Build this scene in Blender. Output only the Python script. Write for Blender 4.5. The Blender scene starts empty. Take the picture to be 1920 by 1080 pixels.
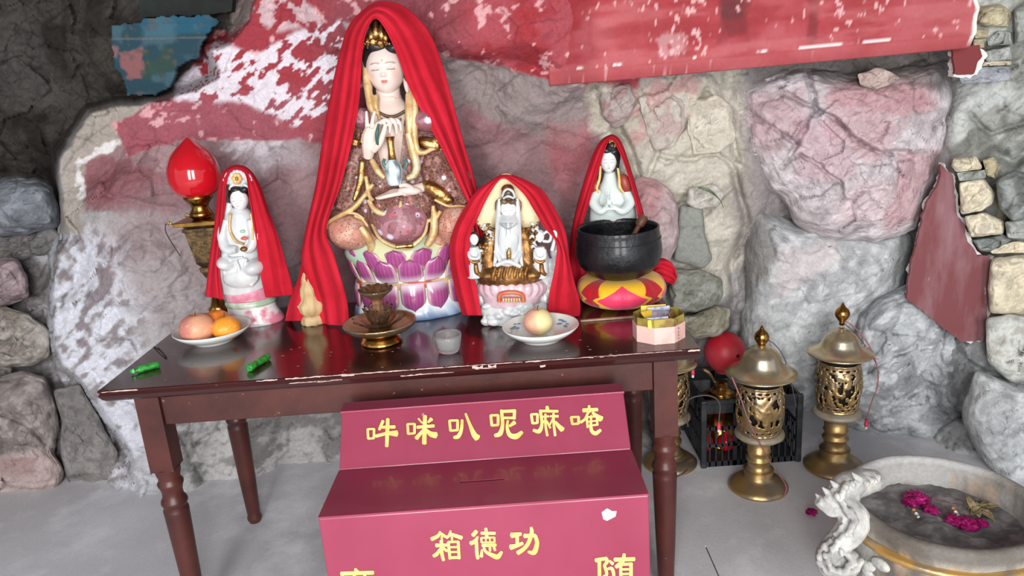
import bpy, bmesh, math, random
import numpy as np
from mathutils import Vector, Matrix
random.seed(7); RNG = np.random.default_rng(7)
S = bpy.context.scene
COL = S.collection

# ------------------------------------------------------------------ camera
FPX, PITCH, ROLL, H = 1400.0, math.radians(16), math.radians(4.07), 1.5
_r0 = np.array([1., 0, 0]); _u0 = np.array([0, math.sin(PITCH), math.cos(PITCH)])
CF = np.array([0, math.cos(PITCH), -math.sin(PITCH)])
CX = _r0*math.cos(ROLL) - _u0*math.sin(ROLL)
CY = _r0*math.sin(ROLL) + _u0*math.cos(ROLL)
cam = bpy.data.objects.new('camera', bpy.data.cameras.new('camera'))
COL.objects.link(cam)
cam.data.sensor_width = 36; cam.data.lens = FPX/1920*36
m = Matrix.Identity(4)
for i in range(3):
    m[i][0] = CX[i]; m[i][1] = CY[i]; m[i][2] = -CF[i]
m[2][3] = H
cam.matrix_world = m
S.camera = cam

# ------------------------------------------------------------------ light
S.view_settings.view_transform = 'Standard'; S.view_settings.look = 'None'
S.view_settings.gamma = 1; S.view_settings.use_curve_mapping = False
S.view_settings.exposure = 0.0
W = bpy.data.worlds.new('overcast_sky'); S.world = W; W.use_nodes = True
nt = W.node_tree; bg = nt.nodes['Background']
tc = nt.nodes.new('ShaderNodeTexCoord'); sx = nt.nodes.new('ShaderNodeSeparateXYZ')
rp = nt.nodes.new('ShaderNodeValToRGB')
nt.links.new(tc.outputs['Generated'], sx.inputs[0]); nt.links.new(sx.outputs['Z'], rp.inputs[0])
nt.links.new(rp.outputs[0], bg.inputs[0])
rp.color_ramp.elements[0].color = (.55, .56, .58, 1); rp.color_ramp.elements[1].color = (1, 1.02, 1.06, 1)
bg.inputs['Strength'].default_value = 1.15

def area(name, loc, target, sx_, sy_, power, color=(1, .985, .96)):
    l = bpy.data.lights.new(name, 'AREA'); l.shape = 'RECTANGLE'; l.size = sx_; l.size_y = sy_
    l.energy = power; l.color = color
    o = bpy.data.objects.new(name, l); COL.objects.link(o); o.location = loc
    o.rotation_euler = (Vector(target)-Vector(loc)).to_track_quat('-Z', 'Y').to_euler()
    return o
area('daylight_opening', (-.75, -2.6, 1.75), (0, 2.3, .8), .9, 2.6, 152)
area('daylight_opening', (.75, -2.6, 1.75), (0, 2.3, .8), .9, 2.6, 152)

# ------------------------------------------------------------------ maths helpers
def ray(px, py):
    px = np.asarray(px, float)[..., None]; py = np.asarray(py, float)[..., None]
    return CF + CX*(px-960)/FPX - CY*(py-540)/FPX
def P(px, py, Y):            # point of the vertical plane y = Y seen at a pixel
    d = ray(px, py); t = np.asarray(Y, float)/d[..., 1]
    return d*t[..., None] + np.array([0, 0, H])
def PZ(px, py, z):           # point of the level z = z seen at a pixel
    d = ray(px, py); t = (z-H)/d[..., 2]
    return d*np.asarray(t)[..., None] + np.array([0, 0, H])
def mpp(px, py, Y):          # metres per pixel there
    d = ray(px, py); return float(Y/d[1]/FPX)
_perm = np.random.default_rng(3).permutation(512).astype(np.int64)
_val = np.random.default_rng(4).random(512)
def vnoise(p):
    i = np.floor(p).astype(np.int64); f = p-i; f = f*f*(3-2*f)
    def h(a, b, c): return _val[_perm[(_perm[(_perm[(i[..., 0]+a) & 511]+i[..., 1]+b) & 511]+i[..., 2]+c) & 511]]
    x0 = h(0, 0, 0)*(1-f[..., 0])+h(1, 0, 0)*f[..., 0]; x1 = h(0, 1, 0)*(1-f[..., 0])+h(1, 1, 0)*f[..., 0]
    x2 = h(0, 0, 1)*(1-f[..., 0])+h(1, 0, 1)*f[..., 0]; x3 = h(0, 1, 1)*(1-f[..., 0])+h(1, 1, 1)*f[..., 0]
    y0 = x0*(1-f[..., 1])+x1*f[..., 1]; y1 = x2*(1-f[..., 1])+x3*f[..., 1]
    return (y0*(1-f[..., 2])+y1*f[..., 2])*2-1
def fbm(p, o=4, g=.5):
    s = 0; a = 1; t = 0
    for k in range(o):
        s = s+a*vnoise(p*(2.03**k)+17.3*k); t += a; a *= g
    return s/t
def ridge(p, o=4, g=.55):
    s = 0; a = 1; t = 0
    for k in range(o):
        s = s+a*(1-2*np.abs(vnoise(p*(2.1**k)+9.1*k))); t += a; a *= g
    return s/t
def facet(p, f, seed=0):
    # chunky rock: every cell of a jittered lattice is a plane with its own tilt
    q = p*f; i0 = np.floor(q).astype(np.int64); best = np.full(q.shape[:-1], 1e9); out = np.zeros(q.shape[:-1])
    for dx in (-1, 0, 1):
        for dy in (-1, 0, 1):
            for dz in (-1, 0, 1):
                c = i0+np.array([dx, dy, dz]); h = _perm[(_perm[(_perm[(c[..., 0]+seed) & 511]+c[..., 1]) & 511]+c[..., 2]) & 511]
                r = [_val[(h+k*37) & 511] for k in range(7)]; d = q-(c+np.stack(r[:3], -1)); dd = (d**2).sum(-1)
                m_ = dd < best; best = np.where(m_, dd, best); out = np.where(m_, d[..., 0]*(r[3]*2-1)+d[..., 2]*(r[4]*2-1)+d[..., 1]*(r[5]*2-1)*.5+(r[6]-.5)*.5, out)
    return out/f
def polydist(x, y, pts, closed=True):
    pts = np.array(pts, float); n = len(pts); best = np.full(x.shape, 1e9); ins = np.zeros(x.shape, bool)
    for k in range(n if closed else n-1):
        a = pts[k]; b = pts[(k+1) % n]; ab = b-a; L = ab@ab+1e-9
        t = np.clip(((x-a[0])*ab[0]+(y-a[1])*ab[1])/L, 0, 1)
        best = np.minimum(best, np.hypot(x-a[0]-t*ab[0], y-a[1]-t*ab[1]))
        if closed:
            c = ((a[1] > y) != (b[1] > y)) & (x < (b[0]-a[0])*(y-a[1])/(b[1]-a[1]+1e-12)+a[0]); ins ^= c
    return np.where(ins, best, -best) if closed else best
def sm(x, a, b):
    t = np.clip((x-a)/(b-a), 0, 1); return t*t*(3-2*t)
def spline(pts, n):
    pts = np.array(pts, float); m_ = len(pts)
    if m_ < 3: return np.array([pts[0]+(pts[-1]-pts[0])*t for t in np.linspace(0, 1, n)])
    q = np.vstack([2*pts[0]-pts[1], pts, 2*pts[-1]-pts[-2]])
    out = []
    for t in np.linspace(0, m_-1, n):
        i = min(int(t), m_-2); u = t-i; a, b, c, d = q[i], q[i+1], q[i+2], q[i+3]
        out.append(.5*((2*b)+(c-a)*u+(2*a-5*b+4*c-d)*u*u+(3*b-a-3*c+d)*u**3))
    return np.array(out)
def lin(c):
    c = np.asarray(c, float)/255; return np.where(c <= .04045, c/12.92, ((c+.055)/1.055)**2.4)

# ------------------------------------------------------------------ objects
def tag(o, label=None, cat=None, group=None, kind=None):
    if label: o['label'] = label
    if cat: o['category'] = cat
    if group: o['group'] = group
    if kind: o['kind'] = kind
    return o
def empty(name, loc, label, cat, group=None, kind=None):
    o = bpy.data.objects.new(name, None); COL.objects.link(o); o.location = Vector(loc); o.empty_display_size = .05
    return tag(o, label, cat, group, kind)
def wloc(o):
    v = Vector((0, 0, 0))
    while o is not None: v += o.location; o = o.parent
    return v
ZMIN = None
def obj(name, v, f, mat, parent=None, smooth=True, col=None, label=None, cat=None, group=None, kind=None, origin=None, mats=None, mi=None, uv=None):
    """v are WORLD points; one mesh object, under its parent or at its own base"""
    v = np.array(v, float)
    if ZMIN is not None: v[:, 2] = np.maximum(v[:, 2], ZMIN)
    if parent is not None: off = np.array(wloc(parent)); loc = (0, 0, 0)
    else:
        off = np.array(origin) if origin is not None else np.array([(v[:, 0].min()+v[:, 0].max())/2, (v[:, 1].min()+v[:, 1].max())/2, v[:, 2].min()])
        loc = off
    me = bpy.data.meshes.new(name); me.from_pydata((v-off).tolist(), [], [tuple(int(i) for i in q) for q in f]) if not isinstance(f, np.ndarray) else fastmesh(me, v-off, f)
    if smooth: me.polygons.foreach_set('use_smooth', [True]*len(me.polygons))
    if mats:
        for a in mats: me.materials.append(a)
        me.polygons.foreach_set('material_index', mi)
    else: me.materials.append(mat)
    if col is not None:
        a = me.color_attributes.new('col', 'FLOAT_COLOR', 'POINT'); c = np.ones((len(v), 4)); c[:, :3] = col
        a.data.foreach_set('color', c.ravel())
    me.update()
    o = bpy.data.objects.new(name, me); COL.objects.link(o); o.location = Vector(loc)
    if parent is not None: o.parent = parent
    return tag(o, label, cat, group, kind)
def fastmesh(me, v, f):
    me.vertices.add(len(v)); me.vertices.foreach_set('co', v.ravel())
    me.loops.add(f.size); me.loops.foreach_set('vertex_index', f.ravel().astype(np.int32))
    me.polygons.add(len(f)); me.polygons.foreach_set('loop_start', np.arange(0, f.size, f.shape[1], dtype=np.int32))
    me.update(calc_edges=True)
def grid(nu, nv, cu=False, cv=False):
    """quad faces of a (nu, nv) vertex grid, index = i*nv+j"""
    i = np.arange(nu if cu else nu-1)[:, None]; j = np.arange(nv if cv else nv-1)[None]
    i2 = (i+1) % nu; j2 = (j+1) % nv
    return np.stack([i*nv+j+0*j, i2*nv+j, i2*nv+j2, i*nv+j2+0*i], -1).reshape(-1, 4)
class MB:
    def __init__(s): s.v = []; s.f = []; s.n = 0
    def add(s, v, f):
        v = np.asarray(v, float); s.v.append(v); s.f += [tuple(int(a)+s.n for a in q) for q in f]; s.n += len(v); return s
    def box(s, lo, hi, M=None):
        lo = np.array(lo, float); hi = np.array(hi, float)
        v = np.array([[(lo, hi)[a][0], (lo, hi)[b][1], (lo, hi)[c][2]] for a in (0, 1) for b in (0, 1) for c in (0, 1)])
        if M is not None: v = M(v)
        return s.add(v, [(0, 1, 3, 2), (4, 6, 7, 5), (0, 4, 5, 1), (2, 3, 7, 6), (0, 2, 6, 4), (1, 5, 7, 3)])
    def tube(s, pts, r, n=10, res=None, cap=True):
        pts = np.array(pts, float)
        if res: 
            rr = np.interp(np.linspace(0, 1, res), np.linspace(0, 1, np.size(r)), r) if np.size(r) > 1 else r
            pts = spline(pts, res); r = rr
        r = np.full(len(pts), r) if np.size(r) == 1 else np.array(r, float)
        T = np.gradient(pts, axis=0); T /= np.linalg.norm(T, axis=1)[:, None]+1e-12
        u = np.cross(T[0], [0.13, .2, 1]); u /= np.linalg.norm(u); V = []
        for k in range(len(pts)):
            u = u-T[k]*(u@T[k]); u /= np.linalg.norm(u)+1e-12; w = np.cross(T[k], u)
            a = np.linspace(0, 2*math.pi, n, endpoint=False)[:, None]
            V.append(pts[k]+r[k]*(np.cos(a)*u+np.sin(a)*w))
        f = [tuple(q) for q in grid(len(pts), n, cv=True)]
        if cap: f += [tuple(range(n))[::-1], tuple((len(pts)-1)*n+i for i in range(n))]
        return s.add(np.vstack(V), f)
    def lathe(s, prof, c=(0, 0, 0), n=40, sx=1, sy=1, cap=True, mod=None):
        prof = np.array(prof, float); a = np.linspace(0, 2*math.pi, n, endpoint=False)
        R = prof[:, 0][:, None]*np.ones(n); Z = prof[:, 1][:, None]+0*R
        if mod is not None: R = mod(R, a[None], Z)
        v = np.stack([c[0]+R*np.cos(a)*sx, c[1]+R*np.sin(a)*sy, c[2]+Z], -1).reshape(-1, 3)
        f = [tuple(q) for q in grid(len(prof), n, cv=True)]
        f = [q[::-1] for q in f]
        if cap:
            if prof[0, 0] > 1e-5: f.append(tuple(range(n))[::-1])
            if prof[-1, 0] > 1e-5: f.append(tuple((len(prof)-1)*n+i for i in range(n)))
        return s.add(v, f)
    def ell(s, c, r, n=20, m_=14, M=None):
        a = np.linspace(0, 2*math.pi, n, endpoint=False)[None]; b = np.linspace(-math.pi/2, math.pi/2, m_)[:, None]
        v = np.stack([np.cos(b)*np.cos(a)*r[0], np.cos(b)*np.sin(a)*r[1], np.sin(b)*r[2]+0*a], -1).reshape(-1, 3)
        if M is not None: v = v@np.array(M).T
        return s.add(v+np.array(c), [tuple(q) for q in grid(m_, n, cv=True)])
    def prism(s, poly, z0, z1):   # poly in xy
        n = len(poly); v = [(x, y, z0) for x, y in poly]+[(x, y, z1) for x, y in poly]
        return s.add(v, [tuple(range(n))[::-1], tuple(range(n, 2*n))]+[(i, (i+1) % n, n+(i+1) % n, n+i) for i in range(n)])
    def obj(s, name, mat, parent=None, **k):
        return obj(name, np.vstack(s.v), s.f, mat, parent, **k)
def rotm(ax, deg): return np.array(Matrix.Rotation(math.radians(deg), 3, ax))
def remesh(o, vox, smooth=4):
    m_ = o.modifiers.new('remesh', 'REMESH'); m_.mode = 'VOXEL'; m_.voxel_size = vox; m_.use_smooth_shade = True
    if smooth:
        q = o.modifiers.new('smooth', 'SMOOTH'); q.iterations = smooth; q.factor = .5
    return o
def bevel(o, w, seg=2):
    b = o.modifiers.new('bevel', 'BEVEL'); b.width = w; b.segments = seg; b.limit_method = 'ANGLE'; return o
def solid(o, t, off=0):
    b = o.modifiers.new('solidify', 'SOLIDIFY'); b.thickness = t; b.offset = off; return o

# ------------------------------------------------------------------ materials
def mat(name, c, rough=.6, metal=0, var=None, vs=8, stretch=(1, 1, 1), bump=0, bs=40, vcol=False, grit=0, coat=0, trans=0, ior=1.45, spec=.5, thr=(.4, .6), var2=None, vs2=40, thr2=(.6, .7), sheen=0, alpha=1):
    m_ = bpy.data.materials.new(name); m_.use_nodes = True; n = m_.node_tree; L = n.links.new
    b = n.nodes['Principled BSDF']; b.inputs['Roughness'].default_value = rough; b.inputs['Metallic'].default_value = metal
    b.inputs['Coat Weight'].default_value = coat; b.inputs['Coat Roughness'].default_value = .1
    b.inputs['Transmission Weight'].default_value = trans; b.inputs['IOR'].default_value = ior
    b.inputs['Specular IOR Level'].default_value = spec; b.inputs['Sheen Weight'].default_value = sheen
    b.inputs['Alpha'].default_value = alpha
    tc = n.nodes.new('ShaderNodeTexCoord'); mp = n.nodes.new('ShaderNodeMapping'); mp.inputs['Scale'].default_value = stretch
    L(tc.outputs['Object'], mp.inputs[0])
    def noise(sc, det=6, r=.6):
        q = n.nodes.new('ShaderNodeTexNoise'); q.inputs['Scale'].default_value = sc; q.inputs['Detail'].default_value = det; q.inputs['Roughness'].default_value = r
        L(mp.outputs[0], q.inputs['Vector']); return q.outputs['Fac']
    def mixc(fac, a, bb):
        q = n.nodes.new('ShaderNodeMix'); q.data_type = 'RGBA'
        if isinstance(fac, float): q.inputs[0].default_value = fac
        else: L(fac, q.inputs[0])
        for s_, x in ((6, a), (7, bb)):
            if isinstance(x, (tuple, list, np.ndarray)): q.inputs[s_].default_value = tuple(float(t) for t in x)+(1,)
            else: L(x, q.inputs[s_])
        return q.outputs[2]
    def ramp(x, lo, hi):
        q = n.nodes.new('ShaderNodeMapRange'); q.inputs[1].default_value = lo; q.inputs[2].default_value = hi; L(x, q.inputs[0]); return q.outputs[0]
    if vcol:
        q = n.nodes.new('ShaderNodeVertexColor'); q.layer_name = 'col'; out = q.outputs[0]
    else: out = lin(c)
    if var is not None: out = mixc(ramp(noise(vs), *thr), out, lin(var))
    if var2 is not None: out = mixc(ramp(noise(vs2), *thr2), out, lin(var2))
    if grit:
        q = n.nodes.new('ShaderNodeHueSaturation'); L(out, q.inputs['Color']) if not isinstance(out, np.ndarray) else setattr(q.inputs['Color'], 'default_value', tuple(out)+(1,))
        mr = n.nodes.new('ShaderNodeMapRange'); mr.inputs[1].default_value = .3; mr.inputs[2].default_value = .7; mr.inputs[3].default_value = 1-grit; mr.inputs[4].default_value = 1+grit
        L(noise(90, 5, .7), mr.inputs[0]); L(mr.outputs[0], q.inputs['Value']); out = q.outputs[0]
    if isinstance(out, np.ndarray): b.inputs['Base Color'].default_value = tuple(out)+(1,)
    else: L(out, b.inputs['Base Color'])
    if bump:
        q = n.nodes.new('ShaderNodeBump'); q.inputs['Strength'].default_value = bump; q.inputs['Distance'].default_value = .01
        L(noise(bs, 8, .65), q.inputs['Height']); L(q.outputs[0], b.inputs['Normal'])
    m_['_out'] = 0
    return m_

# ------------------------------------------------------------------ the cave: floor, rock wall, ceiling
ROCK = mat('rock', None, rough=.92, vcol=True, grit=.16, bump=.8, bs=42, spec=.2)
PLASTER = mat('painted_plaster', None, rough=.7, vcol=True, grit=.07, bump=.12, bs=60, spec=.3)
CONC = mat('dusty_concrete', (206, 206, 211), rough=.85, var=(186, 186, 191), vs=1.6, thr=(.35, .65), var2=(222, 223, 228), vs2=5, thr2=(.5, .7), grit=.06, bump=.08, bs=80)
JOINT = mat('joint_dark', (60, 60, 62), rough=.95)
WHITEP = mat('white_plaster', (226, 224, 220), rough=.9, grit=.1, bump=.3, bs=60)

# floor: cast slabs with a shallow joint where the photo shows one
ja = PZ(1322, 1022, 0); jb = PZ(1347, 1085, 0)
jx = float(ja[0]); fl = MB()
fl.box((-5, -1.5, -.08), (5, 5, -.004))
f0 = fl.obj('floor', JOINT, kind='structure', smooth=False)
def slab(x0, y0, x1, y1):
    s_ = MB(); s_.box((x0, y0, -.02), (x1, y1, 0)); o = s_.obj('floor_slab', CONC, f0, smooth=False)
slab(-5, -1.5, jx-.002, 2.068); slab(jx+.002, -1.5, 5, 2.068); slab(-5, 2.068, 5, 5)

# depth field of the main rock face, control points (pixel, pixel, metres)
CTL = [(-700, -500, 3.2), (-700, 500, 3.0), (-700, 1200, 2.7), (2600, -500, 2.1), (2600, 500, 2.1), (2600, 1200, 2.1), (1000, -500, 2.3), (1000, 1250, 2.7),
 (160, 300, 2.70), (120, 500, 2.68), (250, 500, 2.56), (230, 400, 2.6), (330, 400, 2.62), (300, 690, 2.58), (170, 620, 2.6), (250, 800, 2.62), (260, 930, 2.64), (450, 480, 2.64), (560, 870, 2.80), (450, 840, 2.72),
 (400, 250, 2.66), (600, 200, 2.62), (600, 450, 2.68), (450, 80, 2.6), (700, 300, 2.66), (700, 0, 2.5), (900, 60, 2.42), (1000, 60, 2.39), (1060, 120, 2.42), (1000, 150, 2.52), (900, 160, 2.58), (1090, 230, 2.60), (1000, 300, 2.64), (900, 400, 2.68), (800, 850, 2.78), (1000, 800, 2.78),
 (1240, 450, 2.66), (1230, 850, 2.72), (1275, 780, 2.98), (1340, 700, 3.06), (1400, 760, 3.06), (1200, 220, 2.60), (1300, 250, 2.63), (1350, 400, 2.66), (1300, 560, 2.66), (1300, 650, 2.92), (1450, 200, 2.74), (1450, 500, 2.88), (1600, 200, 2.78), (1650, 560, 2.95), (1500, 780, 2.95), (1560, 700, 2.98), (1700, 200, 2.78), (1780, 500, 2.82),
 (1830, 250, 2.60), (1900, 450, 2.56), (1900, 0, 2.5), (1900, 650, 2.52), (1880, 850, 2.46), (1900, 950, 2.42), (1700, 850, 2.66), (1780, 900, 2.55), (1640, 800, 2.80), (1440, 800, 3.04)]
EDGE = [(520, -700), (478, -20), (455, 40), (425, 78), (392, 92), (398, 140), (352, 165), (300, 185), (210, 192), (165, 206), (128, 258), (110, 300), (108, 345), (112, 400), (118, 440), (98, 475), (88, 560), (92, 640), (108, 690), (150, 725), (198, 790), (235, 850), (258, 930), (300, 1300), (3000, 1300), (3000, -700)]
FAR = [(-700, -500, 3.3), (-700, 400, 3.2), (0, 0, 3.25), (250, 50, 3.12), (100, 250, 3.3), (50, 330, 3.5), (60, 480, 3.0), (60, 650, 2.92), (20, 800, 2.84), (150, 850, 2.84), (60, 930, 2.74), (-200, 930, 2.7), (-600, 930, 2.6), (60, 1100, 2.66), (400, 0, 3.1), (230, 930, 2.72)]
def field(x, y, ctl, s=75.):
    c = np.array(ctl, float); num = 0; den = 0
    for a in c:
        w = 1/(((x-a[0])**2+(y-a[1])**2)/s**2+.35)**2.2; num = num+w*a[2]; den = den+w
    return num/den
CRACKS = [([(828, 175), (850, 300), (880, 420)], .012, 5), ([(1115, 170), (1150, 215), (1185, 300), (1210, 370), (1262, 400)], .05, 7), ([(930, 205), (945, 222)], .03, 3),
 ([(1330, 170), (1300, 230), (1240, 262), (1215, 330)], .03, 5), ([(1235, 290), (1300, 300), (1345, 285), (1380, 320)], .03, 5), ([(1330, 180), (1365, 230), (1385, 300)], .035, 6), ([(1150, 245), (1175, 262)], .03, 4),
 ([(1262, 400), (1280, 380), (1330, 400)], .02, 4), ([(1378, 330), (1400, 420), (1372, 500), (1378, 560), (1352, 640), (1385, 720)], .05, 8),
 ([(185, 490), (290, 520), (330, 470)], .012, 4), ([(210, 560), (250, 640), (300, 700)], .015, 4), ([(255, 700), (330, 800), (380, 900)], .02, 5), ([(240, 620), (300, 560), (370, 545)], .012, 4), ([(185, 360), (280, 385), (330, 395)], .012, 4),
 ([(1640, 640), (1700, 700), (1760, 760), (1830, 800), (1900, 860)], .05, 7), ([(1700, 700), (1640, 740), (1600, 800)], .04, 6), ([(1780, 640), (1830, 690), (1920, 720)], .03, 6), ([(1740, 820), (1800, 780)], .03, 5), ([(1860, 860), (1890, 830), (1920, 850)], .04, 6),
 ([(1870, 290), (1900, 300), (1960, 255)], .09, 13), ([(1820, 215), (1860, 250), (1920, 230)], .03, 5)]
def rough_rock(p, amp=1.0):
    q = p@rotm('Y', -35); a = fbm(p*[2.3, 2.3, 2.3], 3)*.050+ridge(p*[5.5, 5.5, 7.5]+3, 3)*.022+ridge(q*[9, 13, 24]+7, 4)*.013*(.6+fbm(p*3+11, 2))+fbm(p*[22, 22, 22], 4)*.008+ridge(q*[30, 40, 66], 2)*.0045
    a = a+.20*facet(p@rotm('Y', -20)*[1, .8, 1.25], 6.5)+.24*facet(p@rotm('Y', 25), 19, 9)
    return a*amp
def wx():
    a = np.concatenate([np.arange(-700, -20, 34), np.arange(-20, 2080, 3.1), np.arange(2100, 2620, 30)])
    b = np.concatenate([np.arange(-520, -20, 30), np.arange(-20, 965, 3.1), np.arange(970, 1260, 22)])
    return np.meshgrid(a, b, indexing='ij')
def lay(c, mask, color): return c*(1-mask[..., None])+lin(color)*mask[..., None]
def zone(x, y, poly, n, amp=14, soft=5):   # 0..1 inside a ragged outline
    return sm(polydist(x, y, poly)+n*amp, -soft, soft)
def rock_colour(x, y, w):
    """colours of stone, dirt and paint, with shade painted into the recess; x, y locate them on the face, w are the world points"""
    n1 = fbm(w*3.1, 4); n2 = fbm(w*[9, 9, 9]+5, 4); n3 = fbm(w*[26, 26, 26]+9, 4); st = fbm(w@rotm('Y', -38)*[12, 20, 44], 4); st2 = fbm(w@rotm('Y', -30)*[30, 40, 90], 3)
    c = lin((146, 142, 142))+0*w
    c = lay(c, sm(n1, -.2, .35)*.7, (178, 176, 178)); c = lay(c, sm(n2, .05, .4)*.6, (120, 116, 116))
    far = 1-sm(polydist(x, y, EDGE), -8, 8)
    c = lay(c, far*sm(-y, -480, -300)*.95, (68, 63, 58)); c = lay(c, far*sm(-y, -480, -300)*sm(n2, .0, .4)*.75, (44, 40, 37)); c = lay(c, far*sm(-y, -430, -300)*sm(n1, .1, .4)*.5, (96, 92, 91))  # dark stone of the upper recess, the overhang's shade put into its colour
    c = lay(c, far*sm(y, 640, 720)*sm(n2, -.1, .3)*.7, (186, 178, 176))
    # faded maroon wash over the middle rock
    wash = zone(x, y, [(150, 300), (240, 235), (330, 185), (600, 120), (900, 90), (1100, 165), (1130, 260), (1090, 420), (1080, 640), (620, 640), (545, 470), (420, 385), (330, 330), (160, 395)], n2, 26, 16)
    c = lay(c, wash*.78, (146, 108, 113)); c = lay(c, wash*sm(n2+st*.6, .0, .4)*.55, (172, 146, 149)); c = lay(c, wash*sm(-n1, -.05, .3)*.45, (134, 84, 93))
    c = lay(c, zone(x, y, [(150, 300), (215, 300), (330, 330), (400, 350), (330, 400), (160, 395)], n3, 20, 8)*.6, (128, 66, 74))
    wash2 = zone(x, y, [(300, 330), (560, 330), (620, 640), (330, 640), (150, 520), (200, 420)], n2, 40, 40)
    c = lay(c, wash2*.38, (158, 128, 134))
    c = lay(c, zone(x, y, [(420, 262), (560, 240), (590, 300), (470, 330)], n2, 30, 20)*.65, (176, 170, 176)); c = lay(c, zone(x, y, [(430, 270), (540, 250), (500, 300)], n3+st, 30, 8)*.55, (222, 218, 226))
    c = lay(c, zone(x, y, [(830, 110), (925, 100), (1010, 150), (1080, 165), (1100, 200), (1080, 290), (960, 230), (850, 195)], n2, 22, 10)*.75, (142, 136, 134))
    c = lay(c, zone(x, y, [(1030, 230), (1100, 240), (1120, 290), (1060, 380), (1020, 300)], n2, 24, 16)*.45, (172, 84, 94))
    # whitish bloom, lower left
    blm = zone(x, y, [(90, 430), (190, 430), (240, 560), (330, 760), (240, 930), (200, 800), (90, 660)], n2, 44, 34)
    c = lay(c, blm*sm(n3+st*.8+n2*.6, -.15, .2)*.9, (214, 216, 228)); c = lay(c, blm*sm(-n3-st*.7-n2*.7, .0, .3)*.7, (128, 116, 124))
    c = lay(c, zone(x, y, [(230, 500), (330, 470), (380, 560), (300, 700), (240, 690)], n2, 26, 20)*.4, (176, 172, 174))
    c = lay(c, zone(x, y, [(240, 760), (300, 740), (420, 960), (250, 960)], n2, 20, 20)*.6, (186, 188, 196))
    # beige rim of bared stone and the white plaster edge along it
    c = lay(c, zone(x, y, [(118, 300), (135, 262), (165, 212), (215, 196), (290, 192), (300, 215), (225, 232), (235, 262), (160, 300), (150, 345), (160, 440), (118, 436)], n3, 8, 5)*.9*(1-.3*far), (168, 160, 152))
    e1 = polydist(x, y, [(300, 218), (222, 240), (236, 262), (165, 298), (142, 305), (155, 350), (150, 380)], False)
    c = lay(c, sm(-(e1+n3*16+st*10), -9, -4)*.9, (226, 224, 226))
    # red paint
    red = zone(x, y, [(212, 232), (300, 186), (335, 178), (395, 60), (430, 60), (470, -60), (1200, -700), (1200, 175), (1092, 160), (1040, 150), (930, 120), (840, 106), (760, 60), (640, 40), (700, 120), (700, 340), (630, 275), (560, 262), (440, 262), (360, 258), (300, 270), (240, 290)], n2*.6+n3*.8, 9, 3)
    c = lay(c, red*.96, (164, 70, 80)); c = lay(c, red*sm(n2, -.1, .35)*.8*sm(x, 600, 800), (158, 50, 56))
    c = lay(c, red*(1-sm(x, 500, 640))*sm(n1+st*.4, -.3, .15)*.8*sm(y, 150, 200), (156, 92, 104)); c = lay(c, red*(1-sm(x, 560, 660))*(1-sm(y, 140, 190))*.6, (154, 52, 62)); c = lay(c, red*sm(x, 560, 660)*(1-sm(x, 840, 900))*sm(n1, -.4, .2)*.8, (134, 74, 82))
    c = lay(c, red*sm(n3+st2*.4, .36, .5)*.8, (226, 176, 180))
    # flaked white patch
    fl_ = zone(x, y, [(330, 185), (335, 160), (392, 100), (405, 84), (480, 100), (560, 60), (680, 30), (690, 260), (640, 240), (585, 262), (520, 215), (440, 190), (385, 196)], n2, 16, 6)
    m1 = sm(st*1.0+n3*.9+n2*.5+st2*.7-.0022*(x-430), -.04, .03)
    c = lay(c, fl_*m1*.96, (226, 220, 230))
    c = lay(c, zone(x, y, [(440, 30), (470, -20), (560, -20), (600, 40), (520, 60)], n2, 14, 6)*sm(st+n3, .1, .2)*.8, (214, 190, 196))
    c = lay(c, zone(x, y, [(1070, 130), (1088, 125), (1092, 160), (1075, 160)], n3, 14, 5)*.85, (222, 210, 206))
    c = lay(c, zone(x, y, [(440, -40), (480, -40), (470, 30), (430, 70)], n3, 10, 5)*.8, (170, 164, 160))
    # right hand stonework: mortar, beige stone, grey
    mort = zone(x, y, [(1110, 165), (1400, 120), (1395, 330), (1400, 420), (1375, 560), (1260, 500), (1265, 390), (1190, 330), (1130, 250)], n2+n3*.5, 42, 12)
    c = lay(c, mort*.9, (198, 193, 180)); c = lay(c, mort*sm(n2, .0, .4)*.6, (164, 157, 144)); c = lay(c, mort*sm(n3, .1, .4)*.5, (218, 214, 204))
    c = lay(c, mort*zone(x, y, [(1180, 150), (1320, 140), (1290, 210), (1240, 250), (1200, 260), (1160, 220)], n2+n3, 30, 12)*sm(n3, -.1, .2)*.6, (176, 118, 122))
    xr = x+n2*60; c = lay(c, sm(xr, 1375, 1420)*(1-sm(x, 1740, 1790))*.7, (146, 138, 138)); c = lay(c, sm(xr, 1375, 1420)*sm(-y, -260, -120)*(1-sm(x, 1740, 1790))*.6, (128, 122, 118))
    rb = sm(x, 1770, 1800)*(1-sm(y, 560, 640)); c = lay(c, rb*.7, (170, 174, 168)); c = lay(c, rb*sm(n2+st*.5, -.05, .3)*.75, (206, 210, 208)); c = lay(c, rb*sm(-n2-n3*.5, .12, .4)*.7, (112, 114, 108))
    c = lay(c, rb*zone(x, y, [(1780, 290), (1850, 320), (1920, 420), (1920, 640), (1850, 620), (1810, 450)], n2, 20, 12)*sm(n2, -.1, .3)*.85, (204, 196, 176))
    c = lay(c, sm(x, 1780, 1830)*sm(-y, -160, -100)*sm(n1, -.3, .2)*.8, (150, 152, 140))
    lw = sm(x, 1560, 1700)*sm(y, 600, 680); c = lay(c, lw*.8, (186, 190, 192)); c = lay(c, lw*sm(n2+st*.5, .05, .35)*.8, (216, 220, 222)); c = lay(c, lw*sm(-n2-n3, .1, .4)*.65, (126, 128, 130))
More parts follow.
